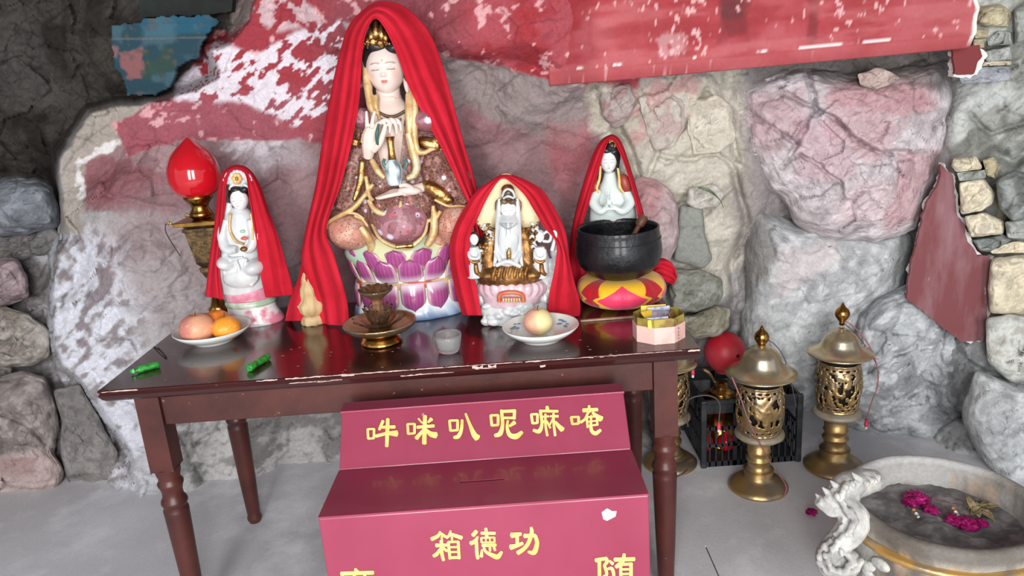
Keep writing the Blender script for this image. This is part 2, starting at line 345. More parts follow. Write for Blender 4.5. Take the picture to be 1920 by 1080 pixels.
    c = lay(c, sm(y, 780, 860)*(1-sm(x, 1500, 1600))*sm(x, 260, 330)*.7, (176, 175, 174)); c = lay(c, sm(y, 740, 800)*(1-sm(x, 1300, 1400))*sm(x, 260, 330)*sm(n3+n2, .0, .3)*.7, (112, 110, 108))
    return np.clip(c, 0, 1)
gx, gy = wx()
inner = polydist(gx, gy, EDGE)
w0 = P(gx, gy, 2.6)
edge_n = fbm(w0*14, 4)*11+fbm(w0*4, 2)*6
k = sm(inner+edge_n, -11, 13)
Yw = field(gx, gy, FAR)*(1-k)+field(gx, gy, CTL)*k
pw = P(gx, gy, Yw)
for pts, dep, wd in CRACKS:
    d = polydist(gx+edge_n*.5, gy+fbm(w0*9+4, 3)*10, pts, False); Yw = Yw+dep*np.exp(-(d/wd)**2)
wash_z = zone(gx, gy, [(560, 120), (860, 200), (1100, 240), (1090, 420), (1080, 640), (600, 640), (540, 400)], edge_n*0, 1, 40)
smooth_paint = (1-.5*wash_z)*(.55+.45*(1-zone(gx, gy, [(480, -80), (1200, -80), (1100, 150), (850, 95), (640, 60), (620, 260), (300, 260), (200, 240)], edge_n*0, 1, 20)))
Yw = Yw+rough_rock(pw)*np.where(k > .5, smooth_paint*.9, 1.7)
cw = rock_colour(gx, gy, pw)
vw = P(gx, gy, Yw)
nu, nv = gx.shape
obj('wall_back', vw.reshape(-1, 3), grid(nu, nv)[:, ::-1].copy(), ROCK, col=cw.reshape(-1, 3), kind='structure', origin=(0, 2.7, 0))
wall = bpy.data.objects['wall_back']

def boulder(name, poly, Y, bulge, colf, cen=None, pw_=2.6, back=.16, rag=6, amp=1.0, cracks=(), na=120, nr=42, facets=(), tiltx=0, tilty=0, parent=None, **kw):
    """one stone: a bulging front inside its outline and sides running back into the wall"""
    parent = parent or wall
    pl = np.array(poly, float); c = np.array(cen) if cen is not None else pl.mean(0)
    seg = np.vstack([pl, pl[:1]]); L = np.concatenate([[0], np.cumsum(np.hypot(*(np.diff(seg, axis=0).T)))])
    q = np.linspace(0, L[-1], na, endpoint=False); ox = np.interp(q, L, seg[:, 0]); oy = np.interp(q, L, seg[:, 1])
    for _ in range(2): ox = (np.roll(ox, 1)+2*ox+np.roll(ox, -1))/4; oy = (np.roll(oy, 1)+2*oy+np.roll(oy, -1))/4
    nn = fbm(np.stack([ox/30, oy/30, 0*ox+Y*7], -1), 3)*rag
    dx, dy = ox-c[0], oy-c[1]; dl = np.hypot(dx, dy); ox = ox+dx/dl*nn; oy = oy+dy/dl*nn
    r = 1-(1-np.linspace(0, 1, nr))**1.25; rr = r[:, None]
    X = c[0]+rr*(ox-c[0]); Yp = c[1]+rr*(oy-c[1])
    D = Y-bulge*(1-rr**(pw_+1.2))**.7+tiltx*(X-c[0])/100+tilty*(Yp-c[1])/100
    for pts, dep, wd in cracks: D = D+dep*np.exp(-(polydist(X+fbm(np.stack([X/25, Yp/25, 0*X], -1), 3)*9, Yp, pts, False)/wd)**2)
    for fp, off in facets: D = D-off*sm(polydist(X+nn.mean(), Yp, fp)+fbm(np.stack([X/18, Yp/18, 0*X+3], -1), 3)*7, -5, 6)
    w = P(X, Yp, D); D = D+rough_rock(w+Y*3.3, amp*.95)*(1-.5*rr**8)
    V = [P(X, Yp, D)]; CX_ = [X]; CY_ = [Yp]
    for b in (.25, .6, 1):
        s_ = 1-.03*b; V.append(P(c[0]+(ox-c[0])*s_, c[1]+(oy-c[1])*s_, D[-1]+back*b)[None]); CX_.append((ox)[None]); CY_.append((oy)[None])
    V = np.vstack(V); X = np.vstack(CX_); Yp = np.vstack(CY_)
    cl = colf(X, Yp, V)
    return obj(name, V.reshape(-1, 3), grid(nr+3, na, cv=True), ROCK, parent, col=np.clip(cl, 0, 1).reshape(-1, 3), **kw)
def shade(base, alt, alt2=None, s=8, pink=None):
    def f(x, y, w):
        a = fbm(w*s+2, 4); b_ = fbm(w*s*3.1+5, 4); st = fbm(w@rotm('Y', -38)*[12, 20, 44], 4)
        c = lin(base)+0*w; c = lay(c, sm(a, -.15, .35)*.8, alt)
        if alt2 is not None: c = lay(c, sm(b_+st*.4, .08, .4)*.7, alt2)
        c = lay(c, sm(-b_, .15, .45)*.5, tuple(.72*t for t in base))
        if pink is not None:
            for poly, colr, s_ in pink: c = lay(c, zone(x, y, poly, a+b_*.7, 22, 12)*s_, colr)
        return c
    return f
G = (150, 148, 149)
boulder('boulder', [(1392, 165), (1450, 135), (1520, 128), (1620, 140), (1785, 112), (1790, 200), (1782, 260), (1762, 322), (1745, 370), (1722, 430), (1690, 440), (1640, 455), (1575, 450), (1520, 435), (1490, 415), (1465, 375), (1440, 350), (1418, 310), (1395, 270), (1385, 215)], 2.74, .16,
  shade((184, 175, 179), (204, 197, 201), (220, 214, 218), pink=[([(1590, 150), (1720, 150), (1760, 200), (1700, 230), (1620, 200), (1560, 180)], (176, 118, 124), .62), ([(1560, 190), (1700, 230), (1640, 300), (1560, 250)], (196, 160, 166), .6), ([(1400, 180), (1500, 170), (1510, 240), (1440, 290), (1395, 260)], (186, 156, 162), .6), ([(1500, 230), (1560, 240), (1600, 330), (1500, 330)], (190, 158, 168), .6), ([(1600, 340), (1700, 340), (1680, 420), (1560, 420)], (214, 194, 198), .6), ([(1700, 300), (1765, 290), (1720, 410), (1660, 420)], (184, 138, 144), .6), ([(1520, 120), (1780, 105), (1780, 160), (1540, 150)], (120, 114, 112), .7)]),
  cen=(1580, 290), pw_=4, rag=9, na=220, nr=80, amp=1.25, tilty=-.02,
  cracks=[([(1465, 165), (1510, 195), (1530, 205), (1570, 225), (1605, 262), (1650, 285), (1700, 285)], .05, 4.5), ([(1515, 130), (1522, 165), (1528, 205), (1512, 240), (1492, 268), (1465, 250), (1425, 225), (1395, 205)], .045, 4), ([(1492, 268), (1480, 300), (1500, 290), (1540, 310), (1575, 345), (1580, 380)], .04, 3.5), ([(1480, 300), (1465, 315)], .04, 3.5), ([(1670, 290), (1690, 330), (1688, 370)], .03, 4), ([(1750, 240), (1790, 210)], .03, 5), ([(1545, 390), (1600, 360), (1660, 350)], .018, 5)],
  facets=[([(1530, 205), (1570, 225), (1605, 262), (1650, 285), (1770, 290), (1790, 110), (1520, 128)], .045), ([(1392, 165), (1510, 130), (1525, 205), (1492, 268), (1395, 205)], .02)])
boulder('boulder', [(1605, 138), (1640, 128), (1670, 134), (1688, 146), (1665, 160), (1640, 168), (1612, 160)], 2.56, .03, shade((170, 150, 146), (188, 170, 164), (200, 188, 180)), na=60, nr=20)
boulder('boulder', [(1400, 520), (1388, 600), (1392, 700), (1430, 760), (1520, 770), (1600, 690), (1640, 600), (1700, 545), (1716, 470), (1702, 432), (1600, 425), (1500, 420), (1450, 400), (1410, 380), (1395, 440)], 2.86, .17,
  shade((172, 174, 177), (198, 202, 204), (214, 218, 220), pink=[([(1470, 470), (1560, 440), (1580, 480), (1500, 540), (1450, 560)], (208, 196, 198), .6), ([(1395, 380), (1440, 390), (1450, 480), (1410, 560), (1395, 560)], (124, 120, 118), .8)]), cen=(1540, 560), pw_=3.0, na=160, nr=60, tilty=.03, amp=.8)
boulder('boulder', [(1640, 560), (1610, 590), (1600, 640), (1540, 660), (1520, 700), (1560, 780), (1640, 830), (1740, 850), (1830, 830), (1850, 740), (1842, 640), (1820, 560), (1760, 535), (1700, 532)], 2.77, .17,
  shade((160, 164, 168), (190, 194, 198), (212, 216, 220)), cen=(1710, 680), na=180, nr=70, pw_=3.4, amp=1.2,
  cracks=[([(1620, 700), (1680, 665), (1720, 650)], .03, 5), ([(1780, 600), (1760, 660), (1790, 720)], .03, 6), ([(1680, 760), (1740, 720), (1800, 760)], .03, 5)])
boulder('boulder', [(1192, 335), (1225, 332), (1250, 350), (1270, 385), (1274, 430), (1262, 480), (1240, 530), (1200, 520), (1170, 480), (1160, 400)], 2.60, .06, shade((172, 150, 152), (186, 166, 168), (196, 182, 182), pink=[([(1195, 335), (1240, 345), (1225, 400), (1190, 380)], (172, 106, 112), .5)]), na=90, nr=36)
boulder('flat_stone', [(1276, 385), (1318, 390), (1322, 440), (1336, 485), (1320, 503), (1262, 490), (1268, 440)], 2.64, .025, shade((140, 144, 138), (150, 152, 146)), pw_=7, rag=3, na=80, nr=30, amp=.35)
boulder('flat_stone', [(1258, 502), (1310, 506), (1352, 520), (1355, 555), (1340, 572), (1300, 588), (1262, 580), (1252, 540)], 2.62, .04, shade((118, 120, 110), (138, 140, 130), (158, 160, 154)), pw_=5, na=80, nr=30, amp=1.2)
boulder('flat_stone', [(1300, 590), (1345, 572), (1366, 580), (1368, 612), (1350, 630), (1300, 636), (1268, 612), (1270, 592)], 2.62, .045, shade((124, 120, 104), (140, 138, 122), (160, 158, 146)), pw_=5, na=80, nr=30, amp=1.2)
boulder('boulder', [(1130, 165), (1180, 160), (1195, 185), (1180, 225), (1150, 240), (1128, 215)], 2.585, .026, shade((166, 154, 152), (176, 166, 162), (150, 120, 120)), na=70, nr=28)
boulder('boulder', [(1195, 180), (1260, 170), (1284, 190), (1286, 240), (1262, 280), (1225, 285), (1212, 240)], 2.59, .03, shade((186, 180, 170), (200, 194, 184), (176, 150, 148)), na=80, nr=28)
boulder('boulder', [(1290, 190), (1345, 178), (1372, 200), (1378, 260), (1352, 284), (1300, 290), (1288, 240)], 2.615, .026, shade((184, 178, 164), (200, 194, 180), (214, 208, 196)), na=80, nr=28)
boulder('boulder', [(1290, 352), (1340, 345), (1356, 365), (1345, 388), (1310, 396), (1286, 382)], 2.62, .03, shade((184, 180, 172), (204, 202, 196), (160, 156, 148)), na=60, nr=22)
# left: stones of the recess
boulder('boulder', [(-60, 380), (-30, 345), (20, 332), (70, 334), (100, 352), (112, 400), (108, 425), (60, 440), (0, 445), (-50, 430)], 2.98, .16, shade((112, 116, 122), (136, 142, 150), (150, 156, 166)), na=120, nr=44)
boulder('boulder', [(-60, 445), (0, 440), (60, 438), (100, 425), (115, 445), (90, 480), (60, 482), (20, 500), (-40, 520)], 3.0, .06, shade((108, 106, 106), (128, 126, 126), (140, 134, 124)), na=100, nr=34, amp=1.5)
boulder('boulder', [(-60, 500), (10, 480), (35, 488), (52, 520), (56, 555), (30, 572), (-10, 575), (-60, 570)], 2.90, .07, shade((148, 132, 136), (170, 152, 156), (120, 104, 108)), na=90, nr=34)
boulder('boulder', [(-50, 580), (20, 575), (60, 590), (92, 620), (96, 670), (60, 690), (10, 690), (-50, 680)], 2.86, .06, shade((134, 126, 118), (160, 154, 148), (182, 178, 174)), na=90, nr=34, amp=1.6)
boulder('boulder', [(-80, 720), (-20, 705), (50, 695), (85, 705), (100, 745), (112, 800), (100, 850), (122, 880), (118, 920), (60, 940), (-10, 950), (-80, 950)], 2.80, .12,
  shade((122, 114, 112), (146, 138, 134), (172, 164, 162), pink=[([(-10, 850), (100, 855), (120, 925), (-10, 945)], (186, 166, 164), .8), ([(-60, 850), (60, 870), (60, 890), (-60, 880)], (140, 112, 110), .6)]), na=130, nr=50, cracks=[([(-10, 770), (60, 800), (100, 850)], .03, 5)], cen=(20, 820))
boulder('boulder', [(98, 730), (150, 722), (190, 790), (222, 850), (225, 905), (170, 925), (128, 905), (112, 850), (116, 790)], 2.78, .05, shade((124, 120, 118), (146, 142, 140), (108, 104, 104)), na=90, nr=34)
# right edge masonry
M_B = shade((188, 178, 150), (208, 198, 170), (150, 142, 120)); M_G = shade((140, 144, 138), (168, 172, 168), (190, 194, 192)); M_T = shade((218, 208, 182), (232, 222, 200), (186, 178, 160)); M_D = shade((110, 114, 112), (140, 146, 144), (170, 176, 174))
for pl, Yc, b_, cf in [
 ([(1832, 12), (1880, 8), (1896, 22), (1893, 50), (1850, 52), (1830, 44)], 2.50, .05, M_B), ([(1830, 55), (1856, 55), (1852, 72), (1828, 72)], 2.5, .03, M_B), ([(1826, 74), (1846, 72), (1846, 90), (1824, 92)], 2.5, .03, M_B),
 ([(1850, 74), (1870, 56), (1898, 60), (1898, 84), (1852, 86)], 2.5, .035, M_G), ([(1900, 20), (1930, 0), (1960, 40), (1960, 80), (1902, 84)], 2.48, .05, M_G),
 ([(1840, 98), (1895, 86), (1898, 112), (1850, 116)], 2.47, .03, M_G), ([(1846, 116), (1896, 114), (1896, 122), (1842, 124)], 2.47, .02, M_T), ([(1800, 140), (1838, 126), (1894, 124), (1895, 150), (1860, 155), (1802, 158)], 2.44, .035, shade((158, 162, 170), (178, 182, 190))),
 ([(1786, 296), (1830, 292), (1842, 312), (1840, 318), (1792, 322), (1782, 312)], 2.50, .03, M_T), ([(1794, 324), (1850, 318), (1848, 334), (1798, 340)], 2.50, .025, M_G), ([(1798, 342), (1846, 336), (1866, 362), (1860, 385), (1840, 395), (1802, 402)], 2.50, .035, M_T),
 ([(1808, 406), (1850, 398), (1884, 415), (1880, 440), (1820, 446)], 2.50, .03, M_T), ([(1820, 450), (1880, 440), (1900, 450), (1880, 462), (1856, 474), (1838, 472)], 2.52, .03, M_D), ([(1856, 464), (1910, 452), (1945, 460), (1940, 474), (1858, 476)], 2.49, .025, M_T),
 ([(1858, 484), (1900, 478), (1960, 482), (1970, 560), (1930, 590), (1855, 588), (1852, 540)], 2.47, .04, M_T), ([(1866, 340), (1900, 320), (1950, 330), (1960, 400), (1900, 420), (1872, 390)], 2.46, .05, M_D), ([(1842, 300), (1862, 292), (1876, 312), (1866, 336), (1850, 330)], 2.5, .04, M_B), ([(1882, 415), (1920, 410), (1960, 430), (1960, 452), (1890, 446)], 2.47, .035, M_G),
 ([(1848, 596), (1900, 590), (1960, 600), (1970, 700), (1900, 720), (1850, 680)], 2.42, .05, shade((186, 186, 180), (210, 212, 208), (160, 156, 148))), ([(1830, 690), (1900, 724), (1980, 740), (1990, 900), (1900, 930), (1840, 860), (1800, 780)], 2.38, .09, shade((176, 180, 182), (206, 210, 212), (140, 142, 144)))]:
    boulder('stone', pl, Yc, b_, cf, pw_=5, rag=3.5, na=70, nr=26, back=.12, amp=1.1)

# plaster panels: flat painted coats with a broken white edge
def rag_poly(poly, amp, seed, step=4, smooth=True):
    pl = np.array(poly, float); out = []
    for i in range(len(pl)):
        a, b = pl[i], pl[(i+1) % len(pl)]; n = max(1, int(np.hypot(*(b-a))/step))
        for k_ in range(n): out.append(a+(b-a)*k_/n)
    out = np.array(out); nz = np.stack([fbm(np.stack([out[:, 0]/9, out[:, 1]/9, 0*out[:, 0]+seed+q*50], -1), 3) for q in (0, 1)], -1)
    return out+nz*amp
def panel(name, poly, Y, thick, material, parent=None, amp=4, seed=0, back=None, colf=None, keep=None, **kw):
    """a slab with a ragged outline; Y is a number or a function of the pixel"""
    q = rag_poly(poly, amp, seed)
    if keep is not None: q = keep(q)
    Yf = Y(q[:, 0], q[:, 1]) if callable(Y) else np.full(len(q), Y)
    f_ = P(q[:, 0], q[:, 1], Yf); b_ = f_+np.array([0, thick, 0]); n = len(q)
    me_f = [tuple(range(n))[::-1], tuple(range(n, 2*n))]+[(i, (i+1) % n, n+(i+1) % n, n+i) for i in range(n)]
    return obj(name, np.vstack([f_, b_]), me_f, material, parent, smooth=False, **kw)
MAROON = mat('maroon_plaster', (122, 66, 70), rough=.75, var=(146, 110, 116), vs=5, thr=(.42, .66), var2=(184, 176, 178), vs2=14, thr2=(.66, .72), stretch=(2.4, 1, .6), bump=.08)
MAROON2 = mat('maroon_plaster_dark', (120, 48, 50), rough=.75, bump=.06)
pp = [(1765, 308), (1786, 329), (1795, 405), (1806, 418), (1816, 454), (1834, 479), (1857, 481), (1853, 539), (1850, 600), (1848, 640), (1800, 640), (1700, 560), (1707, 500), (1723, 437), (1737, 382), (1760, 345)]
def slantY(x, y): return 2.615-.0007*(x-1700)
panel('plaster_panel', [(x+5, y) for x, y in pp], lambda x, y: slantY(x, y)+.012, .03, WHITEP, wall, amp=7, seed=2, label='broken white edge of the maroon plaster')
panel('plaster_panel', pp, slantY, .012, MAROON, wall, amp=3, seed=5, label='dusty maroon painted plaster')
p2 = [(1786, 92), (1836, 84), (1842, 104), (1832, 118), (1826, 138), (1790, 140)]
panel('plaster_panel', [(1790, 96), (1838, 88), (1850, 103), (1842, 118), (1834, 142), (1800, 146), (1790, 140)], 2.452, .03, WHITEP, wall, amp=8, seed=9, label='broken white edge of the small dark red plaster')
panel('plaster_panel', p2, 2.44, .01, MAROON2, wall, amp=3, seed=11, label='small dark red plaster patch')

# the painted lintel across the top right
bx0, bx1 = 1036, 1832
bl = P(bx0, 162.5, 2.36); br = P(1826, 90, 2.36)
zb = float((bl[2]+br[2])/2)
def xz(v, n, x0, x1): return
def lintel():
    n1, n2 = 260, 70
    u = np.linspace(0, 1, n1)[:, None]; x = bl[0]+(P(1830, 40, 2.36)[0]-bl[0])*u; zlow = bl[2]+(br[2]-bl[2])*u
    prof = [(2.60, 0.0), (2.50, 0.0), (2.386, 0.0), (2.374, .004), (2.368, .034), (2.362, .040)]+[(2.36, .04+.62*t) for t in np.linspace(.01, 1, n2)]+[(2.60, .66)]
    V = np.zeros((n1, len(prof), 3)); pr = np.array(prof)
    V[..., 0] = x; V[..., 1] = pr[:, 0]; V[..., 2] = zlow+pr[:, 1]
    endn = fbm(V*[0, 25, 25]+31, 3)*.012
    V[..., 0] += endn*sm(u, .94, 1)
    V[..., 1] += fbm(V*6, 3)*.006+.11*(1-sm(u, 0, .13))
    w = V; a = fbm(w*[7, 7, 7], 4); b_ = fbm(w*[26, 26, 26]+3, 4); dr = fbm(w*[9, 9, 1.3]+8, 4)
    c = lin((166, 70, 77))+0*w
    c = lay(c, sm(a, -.1, .3)*.7, (152, 46, 52)); c = lay(c, sm(-a, .05, .35)*.55, (176, 96, 102)); c = lay(c, sm(b_+dr*.6, .1, .4)*.45, (150, 58, 64)); c = lay(c, sm(dr, .12, .4)*.55, (150, 58, 62))
    X = w[..., 0]; Z = w[..., 2]
    def wp(px, py): return P(px, py, 2.36)
    s1 = wp(1375, 40); d1 = np.maximum(np.abs(X-s1[0])/.045, np.abs(Z-s1[2]-.02)/.075)+b_*.5; c = lay(c, sm(-d1, -1.15, -.6)*.85, (84, 42, 46))
    s1 = wp(1525, 40); d1 = np.maximum(np.abs(X-s1[0])/.02, np.abs(Z-s1[2])/.08)+b_*.5; c = lay(c, sm(-d1, -1.2, -.5)*.7, (110, 42, 46))
    c = lay(c, sm(X, wp(1700, 40)[0]-.15, wp(1700, 40)[0]+.1)*.5, (172, 88, 93)); c = lay(c, (1-sm(X, bl[0], bl[0]+.12))*.6, (158, 56, 62))
    n6 = fbm(w*[60, 60, 50]+5, 3); hz = fbm(w*[5, 5, 30]+3, 4); c = lay(c, sm(hz, .08, .35)*.45, (188, 108, 112)); c = lay(c, sm(-hz, .1, .35)*.5, (140, 40, 46)); c = lay(c, sm(n6+a*.5, .46, .54)*.75, (226, 186, 186))
    hh = Z-zlow
    lip = sm(-np.abs(hh-.046)-fbm(w*60, 2)*.003, -.005, -.001)*sm(fbm(w*[30, 30, 30], 4)*1.3-.25+.8*sm(X, wp(1400, 100)[0]-.1, wp(1560, 100)[0])*.8*(1-sm(X, wp(1620, 90)[0], wp(1700, 90)[0]))-.2*sm(X, wp(1640, 90)[0], wp(1700, 90)[0]), .22, .3)
    c = lay(c, lip*.95, (232, 222, 222)); c = lay(c, sm(-hh, -.043, -.036)*.45, (184, 92, 96))
    c = lay(c, sm(u+.0*X+b_*.004, .988, .993)*(hh > .03)*.95, (236, 230, 224))
    sc = zone((X-wp(1260, 90)[0])*100, (Z-wp(1260, 90)[2])*100, [(-3.5, -2), (3.5, -1), (3, 3), (-3, 2.5)], b_, 4, .6)*sm(b_, -.05, .1); c = lay(c, sc*.45, (206, 168, 172))
    fr = [tuple(q) for q in grid(n1, len(prof))]+[tuple(range(len(prof))), tuple((n1-1)*len(prof)+i for i in range(len(prof)))[::-1]]
    o = obj('trim_1', V.reshape(-1, 3), fr, PLASTER, col=np.clip(c, 0, 1).reshape(-1, 3), kind='structure')
    return o
lintel()

# painted panel in the recess, top left
def mural():
    poly = rag_poly([(206, 48), (300, 30), (392, 26), (412, 40), (388, 66), (376, 84), (370, 110), (330, 126), (322, 160), (290, 178), (238, 180), (228, 150), (212, 120)], 5, 3, step=3)
    xs = np.arange(196, 424, 2.2); ys = np.arange(10, 190, 2.2); X, Y_ = np.meshgrid(xs, ys, indexing='ij')
    ins = polydist(X, Y_, poly) > 0
    Yd = 2.94+0*X; w = P(X, Y_, Yd); n2 = fbm(w*14, 4); n3 = fbm(w*40, 4)
    c = lin((38, 70, 84))+0*w; c = lay(c, zone(X, Y_, [(260, 30), (400, 20), (400, 62), (270, 66)], n2, 6, 6)*.7, (36, 98, 124)); c = lay(c, sm(n2, .0, .4)*.5, (84, 116, 128))
    c = lay(c, zone(X, Y_, [(225, 100), (266, 92), (274, 120), (266, 152), (240, 148), (228, 126)], n3+n2, 8, 3)*.85, (150, 96, 98)); c = lay(c, zone(X, Y_, [(206, 84), (222, 90), (220, 110), (208, 104)], n3, 6, 3)*.8, (140, 100, 102))
    c = lay(c, zone(X, Y_, [(270, 96), (282, 100), (284, 120), (312, 84), (322, 112), (330, 124), (300, 144), (270, 146)], n3*1.4, 12, 3)*.85, (52, 76, 66))
    c = lay(c, sm(-np.abs(Y_+.02*X-78+n3*2), -2.4, -1)*.4, (120, 120, 116)); c = lay(c, sm(-np.abs(Y_+.02*X-50+n3*2), -1.6, -.8)*.4, (40, 76, 92)); c = lay(c, sm(n3, .25, .4)*.6, (90, 84, 80))
    idx = -np.ones(X.shape, int); cells = ins[:-1, :-1] & ins[1:, :-1] & ins[1:, 1:] & ins[:-1, 1:]
    F = []; nx_, ny_ = X.shape; I, J = np.where(cells)
    Ff = np.stack([I*ny_+J, I*ny_+J+1, (I+1)*ny_+J+1, (I+1)*ny_+J], -1)
    used = np.unique(Ff); remap = -np.ones(nx_*ny_, int); remap[used] = np.arange(len(used))
    o = obj('painted_panel', w.reshape(-1, 3)[used], remap[Ff], PLASTER, wall, col=c.reshape(-1, 3)[used], label='faded blue painted plaster with a pink flower and green leaves')
    solid(o, .03, -1)
mural()
panel('painted_panel', [(262, -30), (440, -30), (434, 20), (400, 28), (262, 32)], 3.0, .04, mat('dark_green_plaster', (34, 46, 42), rough=.8, var=(30, 34, 32), vs=12, var2=(120, 126, 120), vs2=30, thr2=(.66, .74)), wall, amp=5, seed=21, label='dark green painted plaster band')

# grotto ceiling, unseen, added and carried forward to cut light from above
def ceiling():
    x, y = np.meshgrid(np.linspace(-3.6, 3.6, 90), np.linspace(-.5, 4.2, 56), indexing='ij'); w = np.stack([x, y, 0*x+2.4], -1)
    z = 2.42+rough_rock(w, 1.6)-.12*sm(y, 2.2, 3.2); w[..., 2] = z; c = lin((104, 98, 94))+0*w; c = lay(c, sm(fbm(w*5, 4), -.1, .3)*.7, (130, 124, 120))
    o = obj('ceiling', w.reshape(-1, 3), grid(90, 56)[:, ::-1].copy(), ROCK, col=c.reshape(-1, 3), kind='structure'); solid(o, .2, -1)
ceiling()
# side rocks beyond the frame
for sx_, nm in ((-1, 'wall_left'), (1, 'wall_right')):
    a, b_ = np.meshgrid(np.linspace(1.3, 3.6, 60), np.linspace(-.05, 2.6, 60), indexing='ij'); w = np.stack([0*a+sx_*3.2, a, b_], -1); w[..., 0] += rough_rock(w, 2)+sx_*-.25*sm(a, 2, 3)
    c = lin((138, 134, 134))+0*w; c = lay(c, sm(fbm(w*4, 4), -.1, .3)*.7, (110, 106, 104)); o = obj(nm, w.reshape(-1, 3), grid(60, 60), ROCK, col=c.reshape(-1, 3), kind='structure')
# a leaf caught on the stone
lf = MB(); t = np.linspace(0, 1, 12); ctr = np.array([P(1308+44*k_, 352+26*k_**2.2, 2.55-.01*math.sin(k_*3)) for k_ in t]); wd = .006*np.sin(np.pi*(t**.8))+.0004
V = np.stack([ctr+np.stack([0*wd, -.004+0*wd, wd], -1), ctr, ctr+np.stack([0*wd, -.004+0*wd, -wd], -1)], 1)
lf.add(V.reshape(-1, 3), grid(12, 3)); lf.tube([ctr[-1], ctr[-1]+[.008, 0, -.02]], .0008, 6)
o = lf.obj('leaf', mat('leaf_green', (58, 74, 52), rough=.45, var=(84, 96, 60), vs=30)); solid(o, .001); tag(o, 'dark green leaf caught on the beige stone of the back wall', 'leaf')

# ------------------------------------------------------------------ the table
WOOD = mat('mahogany_varnish', (64, 26, 26), rough=.22, var=(44, 18, 20), vs=5, stretch=(.5, 4, 4), thr=(.35, .65), var2=(190, 168, 164), vs2=60, thr2=(.71, .74), coat=.5, bump=.03, bs=60)
WOODL = mat('mahogany_leg', (84, 42, 36), rough=.38, var=(60, 30, 28), vs=6, thr=(.35, .65), var2=(150, 116, 108), vs2=55, thr2=(.68, .74), bump=.06, bs=60)
CHIP = mat('bare_wood_chip', (196, 176, 166), rough=.8, grit=.15)
TX0, TX1, TY0, TY1, TZ = -1.098, .479, 1.815, 2.475, .78
table = empty('offering_table', ((TX0+TX1)/2, (TY0+TY1)/2, 0), 'long dark mahogany table with turned legs under the statues, its edge chipped', 'table')
m_ = MB(); prof = [(0, 0), (.010, -.004), (.004, -.010), (.0, -.016), (.006, -.028), (.012, -.034)]
V = []
for ins, dz in prof:
    V += [(TX0+ins, TY0+ins, TZ+dz), (TX1-ins, TY0+ins, TZ+dz), (TX1-ins, TY1-ins, TZ+dz), (TX0+ins, TY1-ins, TZ+dz)]
V[0:4] = [(TX0+.003, TY0+.003, TZ), (TX1-.003, TY0+.003, TZ), (TX1-.003, TY1-.003, TZ), (TX0+.003, TY1-.003, TZ)]
V[4:8] = [(TX0, TY0, TZ-.003), (TX1, TY0, TZ-.003), (TX1, TY1, TZ-.003), (TX0, TY1, TZ-.003)]
F = [(0, 1, 2, 3), (23, 22, 21, 20)]+[(i*4+k, (i+1)*4+k, (i+1)*4+(k+1) % 4, i*4+(k+1) % 4) for i in range(5) for k in range(4)]
m_.add(V, F); top = m_.obj('tabletop', WOOD, table, smooth=False)
# chips of bare wood along the front edge: thin flakes standing where varnish is gone
ch = MB()
def flake(x0, x1, z0, z1, y=TY0-.0006, s=0):
    n = max(3, int((x1-x0)/.006)); xs = np.linspace(x0, x1, n); up = z1-np.abs(fbm(np.stack([xs*90, 0*xs+s, 0*xs], -1), 2))*(z1-z0)*.9; dn = z0+np.abs(fbm(np.stack([xs*110, 0*xs+s+9, 0*xs], -1), 2))*(z1-z0)*.5
    v = [(x, y, a) for x, a in zip(xs, up)]+[(x, y, b) for x, b in zip(xs, dn)]; ch.add(v, [(i, n+i, n+i+1, i+1) for i in range(n-1)])
rr = random.Random(5)
def fx(px): return float(P(px, 735-.0713*(px-183), TY0)[0])
for a, b, z0, z1 in [(190, 250, -.004, .0005), (250, 258, -.004, 0), (480, 520, -.004, .0008), (535, 600, -.004, .001), (600, 700, -.003, .0008), (640, 664, -.007, .001), (700, 770, -.003, .001), (540, 640, -.016, -.013), (590, 620, -.018, -.012), (750, 790, -.018, -.013), (790, 850, -.017, -.014), (885, 905, -.012, -.002), (890, 930, -.013, -.009), (915, 930, -.011, -.001), (985, 1015, -.004, .0008), (1105, 1112, -.005, .001), (1125, 1132, -.004, .001), (1150, 1156, -.004, 0), (1290, 1312, -.006, .0005), (770, 980, -.0022, .0006), (1015, 1285, -.002, .0004), (1012, 1022, -.02, -.013)]:
    flake(fx(a), fx(b), TZ-.001+z0, TZ-.001+z1, s=a)
for k_ in range(70):   # pale nicks on the top
    x = rr.uniform(TX0+.02, TX1-.02); y = TY0+rr.random()**1.6*.25; s_ = rr.uniform(.0015, .005)
    ch.add([(x-s_, y, TZ+.0004), (x+s_, y-s_*.4, TZ+.0004), (x+s_*.8, y+s_*.9, TZ+.0004), (x-s_*.5, y+s_*.7, TZ+.0004)], [(0, 1, 2, 3)])
for k_ in range(7): 
    y = TY0+.02+k_*.03; flake
for (px, py) in ((735, 0),): pass
ch.obj('edge_chips', CHIP, table, smooth=False, kind='stuff', label='pale chips where the varnish has come off')
def board(lo, hi, name='apron', mt=WOODL):
    b = MB(); b.box(lo, hi); o = b.obj(name, mt, table, smooth=False); bevel(o, .003); return o
LX0, LX1, LY0, LY1, LS = TX0+.105, TX1-.085, TY0+.065, TY1-.075, .032
ZA = .652
board((LX0+LS, LY0-.022, ZA), (LX1-LS, LY0-.002, TZ-.034)); board((LX0+LS, LY1-.0, ZA), (LX1-LS, LY1+.02, TZ-.034))
board((LX0-.02, LY0+LS, ZA), (LX0, LY1-LS, TZ-.034)); board((LX1, LY0+LS, ZA), (LX1+.02, LY1-LS, TZ-.034))
